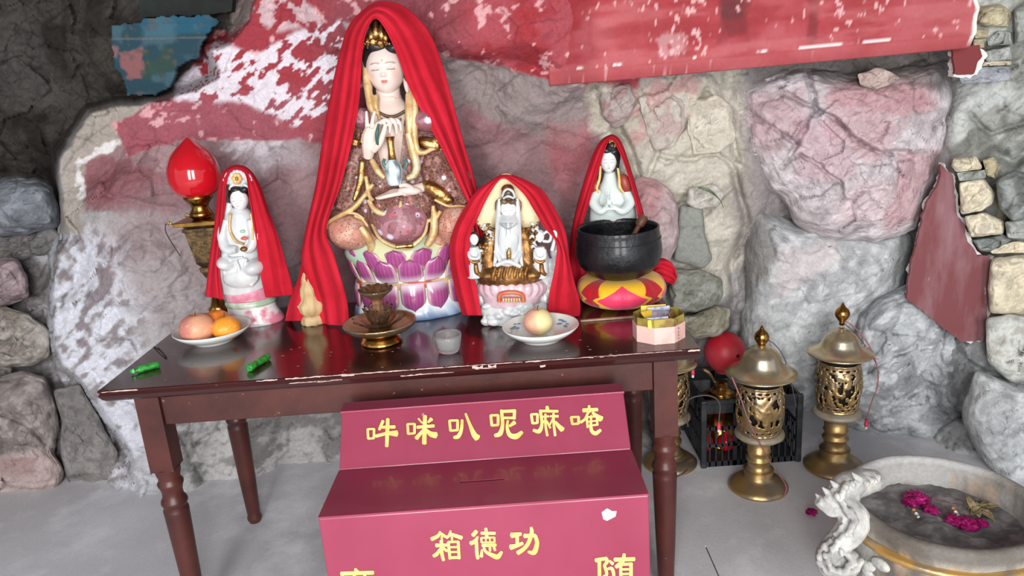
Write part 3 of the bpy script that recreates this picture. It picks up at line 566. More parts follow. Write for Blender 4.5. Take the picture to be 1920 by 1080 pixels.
def leg(x, y):
    b = MB(); b.box((x-LS, y-LS, .515), (x+LS, y+LS, TZ-.034))
    prof = [(.0, .0), (.020, 0), (.025, .012), (.026, .02), (.022, .03), (.0235, .05), (.028, .16), (.032, .30), (.034, .375), (.0345, .385), (.030, .394), (.0325, .400), (.036, .408), (.0345, .416), (.0285, .426), (.0275, .440), (.030, .454), (.0345, .464), (.0345, .471), (.030, .477), (.029, .486), (.0335, .502), (.0345, .517)]
    b.lathe(prof, (x, y, 0), 28); o = b.obj('leg', WOODL, table); 
    for p in o.data.polygons:
        if abs(p.normal.z) < .01 and p.area > .003: p.use_smooth = False
    e = o.modifiers.new('split', 'EDGE_SPLIT'); e.split_angle = math.radians(50)
for x in (LX0, LX1):
    for y in (LY0, LY1): leg(x, y)

# ------------------------------------------------------------------ the donation box
BOX = mat('crimson_gloss_paint', (150, 58, 84), rough=.4, var=(140, 48, 74), vs=3, thr=(.35, .65), var2=(206, 150, 164), vs2=42, thr2=(.735, .76), stretch=(1, 1, .6), coat=.25, bump=.02, bs=90)
GOLDP = mat('pale_gold_paint', (240, 212, 130), rough=.5, var=(226, 190, 104), vs=20)
BXA, BXB = -.458, .266
Yf, Yr0, Yr1, Ybk, Zl0, Zl1, Zt = 1.437, 1.655, 1.752, 1.80, .600, .590, .706
donation = empty('donation_box', ((BXA+BXB)/2, 1.6, 0), 'crimson stepped donation box with pale gold characters in front of the table', 'box')
def prism_x(name, prof, x0, x1, mt, par, bv=.003):
    n = len(prof); v = [(x0, a, b) for a, b in prof]+[(x1, a, b) for a, b in prof]
    o = obj(name, v, [tuple(range(n)), tuple(range(n, 2*n))[::-1]]+[(i, n+i, n+(i+1) % n, (i+1) % n) for i in range(n)], mt, par, smooth=False); bevel(o, bv); return o
prism_x('lower_case', [(Yf, .0), (Ybk, .0), (Ybk, Zl1-.004), (Yr0+.004, Zl1-.004), (Yf, Zl0-.004)], BXA, BXB, BOX, donation)
# ledge with a coin slot: four strips around the hole
sl = [P(860, 905, 1.545), P(945, 900, 1.545)]
s0 = PZ(862, 903, .596); s1 = PZ(944, 896, .596)
x0, x1 = float(s0[0]), float(s1[0]); ys = float(s0[1]); lz = lambda y: Zl0+(Zl1-Zl0)*(y-Yf)/(Yr0-Yf)
lg = MB()
def strip(xa, xb, ya, yb, z_off=0):
    lg.add([(xa, ya, lz(ya)-.004), (xb, ya, lz(ya)-.004), (xb, yb, lz(yb)-.004), (xa, yb, lz(yb)-.004), (xa, ya, lz(ya)), (xb, ya, lz(ya)), (xb, yb, lz(yb)), (xa, yb, lz(yb))],
           [(3, 2, 1, 0), (4, 5, 6, 7), (0, 1, 5, 4), (1, 2, 6, 5), (2, 3, 7, 6), (3, 0, 4, 7)])
strip(BXA, BXB, Yf, ys-.004); strip(BXA, BXB, ys+.004, Yr0); strip(BXA, x0, ys-.004, ys+.004); strip(x1, BXB, ys-.004, ys+.004)
lg.obj('ledge', BOX, donation, smooth=False)
b = MB(); b.box((x0, ys-.004, lz(ys)-.0035), (x1, ys+.004, lz(ys)-.003)); b.obj('coin_slot', mat('slot_dark', (40, 10, 16), rough=.8), donation, smooth=False)
prism_x('riser', [(Yr0, Zl1), (Ybk, Zl1), (Ybk, Zt-.006), (Yr1, Zt-.006)], BXA+.001, BXB-.001, BOX, donation)
prism_x('lid', [(Yr1-.008, Zt-.006), (Ybk, Zt-.006), (Ybk, Zt), (Yr1-.008, Zt)], BXA, BXB, BOX, donation, .0015)
# characters, brush strokes traced on the two faces
def plane_pt(px, py, which):
    d = ray(px, py)
    if which == 'riser':    # plane through (Yr0,Zl1) and (Yr1,Zt)
        n = np.array([0, -(Zt-Zl1), (Yr1-Yr0)]); p0 = np.array([0, Yr0, Zl1])
    else: n = np.array([0, -1., 0]); p0 = np.array([0, Yf, 0])
    n = n/np.linalg.norm(n); o = np.array([0, 0, H]); t = ((p0-o)@n)/(d@n); return o+d*np.array(t)[..., None]+n*.0012
def character(strokes, org, sc, which, nm, dx=0, dy=0):
    b = MB(); z = 0
    for pts, wds in strokes:
        pts = np.array(pts, float); wds = np.array(wds if isinstance(wds, (list, tuple)) else [wds], float)
        n = 2+5*(len(pts)-1); sp = spline(pts, n) if len(pts) > 2 else np.array([pts[0]+(pts[1]-pts[0])*t for t in np.linspace(0, 1, 6)])
        n = len(sp); w = np.interp(np.linspace(0, 1, n), np.linspace(0, 1, len(wds)), wds)/2 if len(wds) > 1 else np.full(n, wds[0]/2)
        T = np.gradient(sp, axis=0); T /= np.linalg.norm(T, axis=1)[:, None]+1e-9; N = np.stack([-T[:, 1], T[:, 0]], -1)
        cap0 = [sp[0]-T[0]*w[0]*.55*math.cos(a)+N[0]*w[0]*math.sin(a) for a in (math.pi/2.6, 0, -math.pi/2.6)]
        cap1 = [sp[-1]+T[-1]*w[-1]*.55*math.cos(a)+N[-1]*w[-1]*math.sin(a) for a in (-math.pi/2.6, 0, math.pi/2.6)]
        L_ = sp+N*w[:, None]; R_ = sp-N*w[:, None]
        out = np.vstack([cap0[0][None], L_, cap1[::-1][0][None]*1.0, np.array(cap1[::-1][1:]), R_[::-1], np.array(cap0[::-1][:2])])
        allp = np.vstack([L_, R_, cap0, cap1]); q = np.array(org)+allp/sc+np.array([dx, dy])
        v = plane_pt(q[:, 0], q[:, 1], which); z += 1; v = v+np.array([0, -.00003*z, .00001*z])
        F = [(i, i+1, n+i+1, n+i) for i in range(n-1)]+[(0, 2*n, 2*n+1, 2*n+2, n), (n-1, 2*n-1, 2*n+3, 2*n+4, 2*n+5)]
        b.add(v, F)
    return b.obj('character', GOLDP, donation, smooth=False)
def kou(x0, y0, x1, y1, w, sk=8): return [([(x0, y0), (x0+sk, y1)], w), ([(x0, y0), (x1, y0-4)], w*.85), ([(x1, y0-4), (x1-2, y1-8)], w), ([(x0+sk, y1), (x1, y1-8)], w*.85)]
A = (670, 740); sc = 7.68
character(kou(150, 498, 242, 635, 36)+[([(372, 378), (318, 505)], [45, 40]), ([(330, 470), (540, 465)], [40, 50]), ([(270, 598), (430, 560), (570, 560)], [48, 48, 92]), ([(440, 350), (435, 500), (425, 745)], [50, 58, 50])], A, sc, 'riser', '')
character(kou(725, 425, 826, 565, 38)+[([(880, 345), (935, 410)], [30, 22]), ([(1070, 350), (1020, 400)], [58, 30]), ([(975, 305), (970, 500), (965, 705)], [58, 62, 66]), ([(862, 470), (1105, 450)], 46), ([(962, 500), (850, 630)], [40, 62]), ([(985, 500), (1060, 568), (1135, 585)], [34, 78, 92])], A, sc, 'riser', '')
character(kou(1328, 375, 1445, 520, 40, 14)+[([(1510, 365), (1500, 500), (1455, 600), (1392, 618)], [40, 48, 62, 44]), ([(1560, 275), (1620, 430), (1680, 570), (1730, 625)], [34, 46, 78, 98])], A, sc, 'riser', '')
B_ = (900, 740)
character(kou(155, 300, 262, 445, 42, 16)+[([(310, 225), (325, 430), (290, 560), (215, 590)], [46, 50, 72, 50]), ([(310, 243), (500, 235)], 46), ([(498, 222), (492, 350)], 46), ([(330, 335), (490, 335)], 38), ([(500, 400), (425, 455)], [62, 36]), ([(400, 375), (392, 480), (430, 580), (520, 602), (605, 540)], [34, 44, 66, 84, 50])], B_, sc, 'riser', '')
character(kou(738, 285, 828, 415, 40, 20)+[([(965, 172), (972, 235)], [46, 60]), ([(860, 236), (1120, 240)], 40), ([(868, 225), (892, 420), (850, 528), (768, 512)], [42, 44, 66, 40]), ([(905, 320), (990, 312)], 30), ([(942, 280), (945, 450), (970, 592)], [34, 36, 38]), ([(948, 345), (905, 410)], 24), ([(960, 380), (1012, 480)], 32), ([(1010, 312), (1125, 312)], [30, 40]), ([(1058, 270), (1062, 420), (1082, 592)], [34, 38, 38]), ([(1050, 345), (1002, 440)], 26), ([(1085, 390), (1130, 450), (1188, 505)], [34, 60, 78])], B_, sc, 'riser', '')
character(kou(1312, 325, 1420, 425, 40, 18)+[([(1485, 228), (1690, 215)], [60, 50]), ([(1570, 160), (1572, 250)], [36, 52]), ([(1560, 250), (1512, 350), (1450, 400)], [40, 36, 42]), ([(1620, 262), (1680, 310), (1745, 352)], [40, 60, 88]), ([(1535, 325), (1550, 475)], 34), ([(1535, 328), (1680, 312)], 28), ([(1680, 305), (1690, 440)], 34), ([(1540, 392), (1682, 376)], 24), ([(1550, 455), (1692, 432)], 28), ([(1600, 300), (1600, 500), (1660, 558), (1735, 510)], [28, 50, 62, 46])], B_, sc, 'riser', '')
C_ = (780, 970)
character([([(350, 200), (320, 260), (225, 310)], [30, 52, 58]), ([(350, 222), (430, 275)], 42), ([(372, 270), (372, 330)], 30), ([(498, 190), (482, 250), (440, 290)], [30, 45, 38]), ([(515, 240), (658, 290)], [46, 58]), ([(515, 260), (520, 322)], 30), ([(290, 398), (440, 395)], [58, 44]), ([(365, 330), (370, 500), (398, 615)], [48, 52, 44]), ([(350, 450), (300, 522), (252, 552)], [38, 58, 48]), ([(385, 430), (448, 480)], 40), ([(465, 350), (490, 592)], 42), ([(465, 350), (612, 345)], 34), ([(608, 345), (622, 588)], 42), ([(480, 425), (612, 420)], 30), ([(485, 495), (615, 490)], 30), ([(490, 575), (620, 570)], 42)], C_, sc, 'front', '')
character([([(870, 195), (820, 255)], [56, 60]), ([(890, 275), (850, 340), (785, 370)], [30, 62, 60]), ([(870, 350), (876, 500), (892, 590)], [46, 50, 46]), ([(940, 222), (1138, 225)], 44), ([(1005, 155), (1022, 290)], [42, 52]), ([(940, 290), (945, 355)], 30), ([(940, 290), (1128, 284)], 26), ([(1128, 284), (1132, 350)], 30), ([(1005, 290), (1008, 350)], 24), ([(1062, 288), (1065, 350)], 24), ([(945, 358), (1135, 352)], 26), ([(955, 400), (1150, 392)], 46), ([(950, 460), (942, 560)], [28, 52]), ([(975, 435), (1010, 492), (1100, 540), (1175, 562), (1235, 492)], [34, 42, 62, 76, 40]), ([(1062, 410), (1068, 480)], 34), ([(1118, 410), (1140, 470)], 36), ([(980, 430), (1000, 480)], 30)], C_, sc, 'front', '')
character([([(1375, 255), (1512, 235)], [80, 48]), ([(1455, 250), (1460, 400)], 50), ([(1362, 425), (1460, 400), (1535, 368)], [80, 52, 50]), ([(1560, 262), (1720, 258)], [64, 50]), ([(1718, 262), (1742, 370), (1700, 498), (1615, 492)], [50, 62, 78, 36]), ([(1658, 140), (1665, 220), (1620, 360), (1550, 450), (1465, 508)], [40, 60, 58, 58, 66])], C_, sc, 'front', '')
D_ = (600, 1030); sd = 13.714
character([([(905, 495), (960, 570)], [70, 100]), ([(545, 615), (1370, 590)], 100), ([(570, 620), (590, 1000), (480, 1500)], [80, 80, 90]), ([(888, 600), (880, 760)], 80), ([(1155, 610), (1150, 760)], 80), ([(680, 760), (1330, 750)], 80), ([(760, 900), (760, 1250)], 70), ([(760, 900), (1270, 890)], 70), ([(1270, 890), (1280, 1250)], 70), ([(760, 1080), (1270, 1070)], 60), ([(1010, 760), (1010, 1250)], 70), ([(760, 1250), (1280, 1240)], 70), ([(860, 1300), (740, 1480)], 90), ([(1140, 1300), (1330, 1480)], 100)], D_, sd, 'front', '')
E_ = (1090, 1010)
character([([(370, 550), (500, 520), (650, 500)], [110, 90, 95]), ([(460, 500), (470, 1600)], 90), ([(650, 500), (650, 600), (590, 670)], [80, 90, 70]), ([(590, 670), (650, 900), (560, 980)], 80), ([(720, 560), (810, 640)], [60, 85]), ([(670, 770), (780, 760), (830, 960), (760, 1400)], [60, 90, 80, 80]), ([(760, 1380), (1000, 1480), (1400, 1440)], [80, 90, 120]), ([(850, 530), (1360, 515)], 105), ([(1100, 385), (1060, 560), (890, 720)], [80, 115, 100]), ([(1010, 640), (1010, 1300)], 80), ([(1040, 650), (1270, 640)], 80), ([(1275, 620), (1275, 1300)], 90), ([(1010, 780), (1270, 775)], 60), ([(1010, 900), (1270, 890)], 60)], E_, sd, 'front', '')
# a torn scrap of white paper stuck to the front face
q = np.array([(1128, 960), (1138, 953), (1143, 955), (1147, 958), (1156, 958), (1154, 968), (1146, 972), (1138, 976), (1131, 973)], float); v = plane_pt(q[:, 0], q[:, 1], 'front')
o = obj('paper_scrap', np.vstack([v, v+[0, .001, 0]]), [tuple(range(9))]+[(i, (i+1) % 9, 9+(i+1) % 9, 9+i) for i in range(9)], mat('paper_scrap_white', (236, 226, 226), rough=.8, var=(220, 180, 190), vs=60), donation, smooth=False, label='torn white paper scrap stuck to the lower face')

# ------------------------------------------------------------------ helpers for figures (pixel + depth -> real size at that depth)
def pe(b, px, py, Y, rx, rz, rd, rot=0, n=22):
    """ellipsoid: radii rx, rz in pixels at that depth, rd in metres, rot degrees in the face plane"""
    s = mpp(px, py, Y); b.ell(P(px, py, Y), (rx*s, rd, rz*s), n, 16, rotm('Y', rot)); return b
def pt(b, pts, r, res=None, n=10, cap=True):
    q = np.array([P(a, c, d) for a, c, d in pts]); s = mpp(*pts[0]); r = np.atleast_1d(np.array(r, float))*s
    b.tube(q, r if len(r) > 1 else float(r[0]), n, res or 4*len(pts)+4, cap); return b
def ploft(b, rows, n=40, e=2.0, closed=True):
    """rows: (px, py, Yc, half width px, depth m)"""
    V = []; a = np.linspace(0, 2*math.pi, n, endpoint=False); ca, sa = np.cos(a), np.sin(a)
    ca = np.sign(ca)*np.abs(ca)**(2/e); sa = np.sign(sa)*np.abs(sa)**(2/e)
    for px, py, Y, hw, d in rows:
        c = P(px, py, Y); s = mpp(px, py, Y); V.append(c+np.stack([hw*s*ca, d*sa, 0*ca], -1))
    f = [tuple(q)[::-1] for q in grid(len(rows), n, cv=True)]
    if closed: f += [tuple(range(n)), tuple((len(rows)-1)*n+i for i in range(n))[::-1]]
    b.add(np.vstack(V), f); return b
def smrows(rows, n): return [tuple(r) for r in spline(rows, n)]
def head(name, px, py, Y, hw, hh, parent, skin, material, lips=(196, 120, 104), line=(120, 110, 104), yaw=0, cheek=None, urna=None, depth=.95, pitch=0, label=None):
    s = mpp(px, py, Y); N = 84
    a, b = np.meshgrid(np.linspace(-math.pi, math.pi, N, endpoint=False), np.linspace(-math.pi/2, math.pi/2, N), indexing='ij')
    u = np.cos(b)*np.sin(a); v = np.sin(b); w = np.cos(b)*np.cos(a); g = lambda x, c, r: np.exp(-((x-c)/r)**2)
    au = np.abs(u); fr = sm(w, .05, .35)
    U = u*(1-.26*np.clip(-v, 0, 1)**1.6)
    f = .10*g(u, 0, .10)*sm(-v, -.22, .22)*sm(v, -.30, -.22)+.07*g(u, 0, .13)*g(v, -.21, .07)+.03*g(au, .12, .06)*g(v, -.24, .05)
    f += .035*g(au, .38, .22)*g(v, .20, .06)-.07*g(au, .37, .2)*g(v, .06, .10)+.055*g(au, .37, .17)*g(v, .00, .07)
    f += .05*g(u, 0, .22)*g(v, -.42, .045)+.055*g(u, 0, .17)*g(v, -.51, .05)-.035*g(u, 0, .2)*g(v, -.465, .02)+.05*g(u, 0, .22)*g(v, -.78, .12)+.03*g(au, .5, .2)*g(v, -.3, .2)
    Wd = w*depth+f*fr
    c = lin(skin)+0*u[..., None]
    if cheek is not None: c = lay(c, g(au, .55, .2)*g(v, -.2, .2)*fr*.5, cheek)
    c = lay(c, sm(-np.abs(v-(.24-.55*(au-.36)**2)), -.034, -.016)*(au > .12)*(au < .66)*fr*.75, line)
    c = lay(c, sm(-np.abs(v-(-.035+.5*(au-.38)**2)), -.026, -.012)*(au > .17)*(au < .60)*fr*.85, tuple(t*.6 for t in line))
    c = lay(c, sm(-np.abs(v-(.085-.9*(au-.38)**2)), -.018, -.008)*(au > .2)*(au < .58)*fr*.35, line)
    c = lay(c, sm(-((u/.2)**2+((v+.465)/.085)**2), -1.1, -.6)*fr*.85, lips); c = lay(c, sm(-np.abs(v+.465), -.014, -.006)*(au < .17)*fr*.7, tuple(t*.6 for t in lips))
    c = lay(c, (g(au, .07, .03)*g(v, -.27, .02)*fr)*.4, line)
    if urna is not None: c = lay(c, sm(-np.hypot(u, v-.33), -.05, -.03)*fr*.8, urna)
    q = np.stack([U*hw*s, -Wd*hw*s*1.08, v*hh*s], -1)@(rotm('Z', yaw)@rotm('X', pitch)).T
    V = (P(px, py, Y)+q).reshape(-1, 3)
    return obj(name, V, grid(N, N, cu=True), material, parent, col=c.reshape(-1, 3), label=label)
PORC = mat('porcelain_white', (214, 215, 216), rough=.2, vcol=False, coat=.6, var=(190, 196, 200), vs=14, bump=.05, bs=30)
PORCV = mat('porcelain_painted', None, rough=.28, vcol=True, coat=.4)
PORCG = mat('porcelain_greenish', (214, 226, 224), rough=.25, coat=.5, bump=.04, bs=30)
SKIN = mat('matt_skin_glaze', (226, 206, 196), rough=.42, coat=.1)
BLACKH = mat('black_hair_glaze', (34, 32, 34), rough=.35)
GOLD = mat('polished_gilding', (216, 182, 122), rough=.2, metal=.95, var=(150, 108, 62), vs=26, thr=(.42, .6), bump=.4, bs=70)
PALEG = mat('pale_gilt_hem', (238, 222, 190), rough=.3, metal=.3, var=(206, 172, 116), vs=40, bump=.3, bs=80)
GOLDM = mat('antique_gilding', (176, 132, 78), rough=.35, metal=.8, var=(120, 84, 50), vs=40, thr=(.4, .6), bump=.4, bs=60)
CREAM = mat('cream_gilded_hem', (224, 196, 150), rough=.4, metal=.25, var=(196, 158, 104), vs=26, bump=.25, bs=70)
CLOTH = mat('red_cloth', (196, 38, 56), rough=.9, var=(178, 30, 46), vs=7, thr=(.4, .6), bump=.05, bs=240, spec=.1)
CLOTH2 = mat('red_cloth_dark', (190, 14, 30), rough=.85, bump=.05, bs=220, sheen=.2, spec=.2)

def brocade(name, base, specs, sc=55, bump=.35, rough=.42):
    m_ = mat(name, base, rough=rough, bump=bump, bs=sc*1.4, coat=.15); n = m_.node_tree; L = n.links.new; b = n.nodes['Principled BSDF']
    tc = n.nodes.new('ShaderNodeTexCoord'); out = None
    prev = n.nodes.new('ShaderNodeRGB'); prev.outputs[0].default_value = tuple(lin(base))+(1,); prev = prev.outputs[0]
    for i, (c, s_, lo, kind) in enumerate(specs):
        if kind == 'v':
            t = n.nodes.new('ShaderNodeTexVoronoi'); t.inputs['Scale'].default_value = s_; o = t.outputs['Distance']
        elif kind == 'e':
            t = n.nodes.new('ShaderNodeTexVoronoi'); t.feature = 'DISTANCE_TO_EDGE'; t.inputs['Scale'].default_value = s_; o = t.outputs['Distance']
        else:
            t = n.nodes.new('ShaderNodeTexNoise'); t.inputs['Scale'].default_value = s_; t.inputs['Detail'].default_value = 5; t.inputs['Distortion'].default_value = .8; o = t.outputs['Fac']
        wv = n.nodes.new('ShaderNodeVectorMath'); wv.operation = 'ADD'; wv.inputs[1].default_value = (i*3.1, i*1.7, 0); L(tc.outputs['Object'], wv.inputs[0]); L(wv.outputs[0], t.inputs['Vector'])
        mr = n.nodes.new('ShaderNodeMapRange')
        if kind in 've': mr.inputs[1].default_value = lo; mr.inputs[2].default_value = lo*.6
        else: mr.inputs[1].default_value = lo; mr.inputs[2].default_value = lo+.05
        L(o, mr.inputs[0]); mx = n.nodes.new('ShaderNodeMix'); mx.data_type = 'RGBA'; L(mr.outputs[0], mx.inputs[0]); L(prev, mx.inputs[6]); mx.inputs[7].default_value = tuple(lin(c))+(1,); prev = mx.outputs[2]
    L(prev, b.inputs['Base Color']); return m_
BRO = brocade('mauve_brocade_glaze', (112, 70, 68), [((160, 120, 118), 34, .55, 'n'), ((84, 52, 52), 46, .56, 'n'), ((222, 208, 224), 30, .24, 'v'), ((190, 70, 70), 24, .16, 'v'), ((176, 140, 104), 90, .03, 'e')])
BRO2 = brocade('salmon_brocade_glaze', (190, 132, 116), [((206, 160, 140), 30, .52, 'n'), ((110, 76, 72), 120, .28, 'v'), ((176, 160, 176), 34, .2, 'v')])
BRO3 = brocade('mauve_flower_glaze', (140, 92, 100), [((170, 120, 130), 30, .5, 'n'), ((216, 204, 226), 24, .3, 'v'), ((186, 84, 96), 32, .24, 'v'), ((96, 60, 66), 60, .2, 'v')])

def drape(name, rows, mat_, label, nS=44, folds=6, amp=.010, cat='shawl', edge=.6, wrap=.5, nT=150, seed=0, tuck=.35, parent=None, group=None):
    """cloth hung over a figure: rows run from the left hem over the top to the right hem,
    each (inner px, inner py, outer px, outer py, front depth, back depth)"""
    R = spline(rows, nT); V = np.zeros((nT, nS, 3)); s = np.linspace(0, 1+wrap, nS)
    tt = np.linspace(0, 1, nT)
    for i, (ix, iy, ox, oy, yf, yb) in enumerate(R):
        s1 = np.clip(s, 0, 1); X = ix+(ox-ix)*s1; Y_ = iy+(oy-iy)*s1
        ym = yf+(yb-yf)*.42
        D = yf+(ym-yf)*s1**2.0
        s2 = np.clip(s-1, 0, wrap)/wrap
        D = np.where(s > 1, ym+(yb-ym)*s2, D)
        X = X-(ox-ix)*tuck*s2**2; Y_ = Y_-(oy-iy)*tuck*s2**2
        rag = .25+.75*min(1, abs(tt[i]-.5)*3)
        ph = seed+1.2*math.sin(tt[i]*7+seed)
        a1 = fbm(np.stack([s*3.1+seed, 0*s+tt[i]*2.2, 0*s+seed*3.], -1), 2)
        wv = s+.22*fbm(np.stack([s*2.2+seed*3, 0*s+tt[i]*3.5, 0*s+seed], -1), 3); a2 = ridge(np.stack([wv*2.3+seed*2, 0*s+tt[i]*1.6, 0*s+seed*5.], -1), 2)
        D = D+.7*amp*rag*np.sin(wv*folds*math.pi+ph)+amp*1.1*rag*a1-amp*1.0*rag*a2
        D = D-.006*np.exp(-(s/.06)**2)
        V[i] = P(X, Y_, D)
    o = obj(name, V.reshape(-1, 3), grid(nT, nS), mat_, parent); solid(o, .0035)
    o.modifiers.new('sub', 'SUBSURF').levels = 1; o.modifiers['sub'].render_levels = 1
    if label: tag(o, label, cat, group)
    return o

ZMIN = .7803
# ------------------------------------------------------------------ the large seated figure
YA = 2.33
ca = P(776, 590, YA); A0 = (float(ca[0]), YA, .78)
stA = empty('guanyin_statue', A0, 'tallest porcelain goddess statue in mauve brocade robe, seated on a purple double lotus', 'statue')
def axA(py): return 720+.117*(py-110)
def zA(py, Y=YA): return float(P(axA(py), py, Y)[2])
xA = A0[0]
# plinth and bands
def vlathe(name, prof, c, sy, colf, material, parent, n=96, sx=1, mod=None, label=None):
    b = MB(); b.lathe(prof, c, n, sx, sy, mod=mod); V = np.vstack(b.v); return obj(name, V, b.f, material, parent, col=np.clip(colf(V), 0, 1), label=label)
def plinth_col(V):
    h = (V[:, 2]-.78)/.075; n_ = fbm(V*60, 3); c = lin((226, 232, 238))+0*V
    c = lay(c, sm(-h+n_*.5, -.55, -.25)*.75, (120, 158, 200)); return lay(c, sm(-h+n_*.3, -.12, -.02)*.7, (84, 110, 160))
vlathe('plinth', [(.186, 0), (.19, .006), (.184, .03), (.172, .052), (.165, .07), (.165, .17), (.15, .215), (.12, .23)], (xA, YA, .78), .64, plinth_col, PORCV, stA, mod=lambda R, a, Z: R*(1+.012*np.sin(a*14)))
vlathe('waist_band', [(.166, 0), (.172, .006), (.170, .02), (.160, .028)], (xA, YA, .78+.100), .64, lambda V: lay(lin((206, 176, 126))+0*V, sm(fbm(V*[18, 18, 5], 2), .05, .15)*.9, (190, 66, 50)), PORCV, stA)
def petal_mesh(down=False):
    nu_, nv_ = 17, 15; u, v = np.meshgrid(np.linspace(-1, 1, nu_), np.linspace(0, 1, nv_), indexing='ij')
    wdt = .84*np.sqrt(np.clip(1-np.clip((v-.42)/.58, -1, 1)**4*np.where(v > .42, 1, .25), 0, 1))
    x = u*wdt; z = v-.07*(1-np.abs(u))*0+.10*v**5*(1-np.abs(u)); y = -(1-u*u)*.42*np.sin(math.pi*(.15+.7*v))-.22*v
    st = .5+.5*np.sin(u*30+0*v)
    c = lin((150, 62, 122))+0*x[..., None]; c = lay(c, st*.45, (196, 118, 170)); c = lay(c, sm(-v, -.42, -.05)*.85, (224, 206, 224)); c = lay(c, sm(np.abs(u), .74, .9)*.5, (222, 200, 220)); c = lay(c, sm(v, .93, .97)*.6, (92, 40, 70))
    c = lay(c, sm(np.abs(u), .93, .99)*.9, (214, 178, 120))
    return np.stack([x, y, z], -1), c, grid(nu_, nv_)
PM = petal_mesh(); PETM = mat('petal_glaze', None, rough=.22, vcol=True, coat=.5)
def petals(z, h, w, rad, nP, off, down, tilt, par=stA, c0=(xA, YA), sy=.64, wh=False):
    first = None
    for k in range(nP):
        a = 2*math.pi*(k+off)/nP-math.pi/2
        if math.sin(a) > .75: continue
        v, c, f = PM; q = v.copy(); q[..., 0] *= w; q[..., 1] *= w*.8; q[..., 2] *= h
        q = q@rotm('X', tilt).T
        if down: q[..., 2] *= -1; 
        q = q@np.array(Matrix.Rotation(a+math.pi/2, 3, 'Z')).T
        p = np.array([c0[0]+rad*math.cos(a), c0[1]+rad*sy*math.sin(a), z]); V = (q+p).reshape(-1, 3)
        o = obj('petal', V, f if not down else f[:, ::-1], PETM, par, col=c.reshape(-1, 3)); solid(o, .002)
petals(.899, .082, .0455, .166, 13, .25, True, -3)
petals(.905, .076, .0455, .156, 13, .25, False, 13)
petals(.935, .082, .0455, .150, 13, .75, False, 18)
# seat, legs and robe
b = MB(); ploft(b, smrows([(764, 500, YA, 92, .10), (760, 470, YA, 112, .125), (757, 452, YA, 108, .12), (752, 430, YA, 90, .10)], 14)); b.obj('seat_cushion', mat('pale_green_glaze', (206, 204, 160), rough=.35, var=(178, 206, 184), vs=12, coat=.3), stA)
b = MB(); pe(b, 660, 430, 2.285, 50, 38, .095, 10); pe(b, 640, 415, 2.32, 30, 26, .08); pe(b, 700, 440, 2.30, 40, 28, .07, -15)
pe(b, 862, 418, 2.285, 52, 44, .095, -8); pe(b, 888, 415, 2.32, 34, 30, .08); pe(b, 822, 440, 2.30, 36, 26, .07, 15)
o = b.obj('knee_robe', BRO2, stA); remesh(o, .0035, 6)
b = MB(); ploft(b, smrows([(730, 205, YA, 40, .055), (731, 222, YA, 74, .075), (734, 245, YA, 84, .085), (738, 300, YA, 88, .09), (743, 350, YA, 92, .095), (748, 400, YA, 105, .10), (754, 450, YA, 100, .09)], 24))
pe(b, 750, 408, 2.25, 62, 56, .075); pe(b, 755, 385, 2.25, 64, 40, .06)
# sleeves
pt(b, [(676, 235, YA), (664, 300, 2.30), (655, 360, 2.28), (645, 395, 2.27)], [20, 26, 30, 20]); pt(b, [(800, 235, YA), (824, 300, 2.30), (846, 345, 2.28), (868, 385, 2.27)], [26, 38, 44, 26])
pt(b, [(676, 330, 2.27), (664, 370, 2.26), (648, 398, 2.26)], [18, 22, 14]); pt(b, [(812, 300, 2.27), (830, 340, 2.25), (862, 375, 2.25)], [26, 34, 16])
o = b.obj('robe', BRO, stA); remesh(o, .0035, 6)
b = MB(); pe(b, 752, 415, 2.225, 52, 46, .058); o = b.obj('lap_cloth', BRO3, stA)
# gold and cream hems
b = MB()
for pts, r in [([(690, 375, 2.205), (705, 395, 2.19), (728, 402, 2.185), (748, 392, 2.185), (752, 376, 2.19)], [7, 9, 10, 9, 5]), ([(700, 345, 2.21), (668, 385, 2.20), (640, 403, 2.20), (614, 418, 2.22), (613, 430, 2.23)], [6, 9, 8, 6, 4]),
    ([(697, 420, 2.20), (712, 447, 2.175), (740, 462, 2.165), (770, 462, 2.165), (795, 440, 2.175), (803, 410, 2.20)], [4, 6, 7, 8, 6, 4]), ([(676, 425, 2.20), (690, 445, 2.20), (696, 465, 2.22), (690, 475, 2.22)], [10, 13, 12, 6]), ([(664, 405, 2.195), (680, 412, 2.19), (690, 425, 2.19)], [4, 5, 4]),
    ([(640, 403, 2.20), (665, 400, 2.19), (684, 410, 2.19)], [3, 4, 3]), ([(812, 385, 2.2), (814, 410, 2.2), (812, 440, 2.2), (800, 462, 2.2)], [6, 12, 14, 10]), ([(814, 374, 2.19), (840, 386, 2.19), (866, 386, 2.20), (886, 392, 2.22)], [5, 5, 4, 3]), ([(826, 395, 2.195), (812, 420, 2.195)], [7, 5]),
    ([(697, 300, 2.215), (708, 320, 2.20), (722, 334, 2.195)], [9, 10, 8]), ([(686, 330, 2.215), (692, 365, 2.2), (700, 376, 2.19)], [6, 7, 6])]: pt(b, [(x_, y_, Y_+.004) for x_, y_, Y_ in pts], [.62*q_ for q_ in r])
o = b.obj('robe_hem', CREAM, stA); remesh(o, .0025, 3)
b = MB(); pt(b, [(766, 250, 2.237), (775, 285, 2.228), (781, 312, 2.223), (776, 328, 2.218), (762, 335, 2.212)], [7, 9, 8, 7, 5]); b.obj('pale_hem', PALEG, stA)
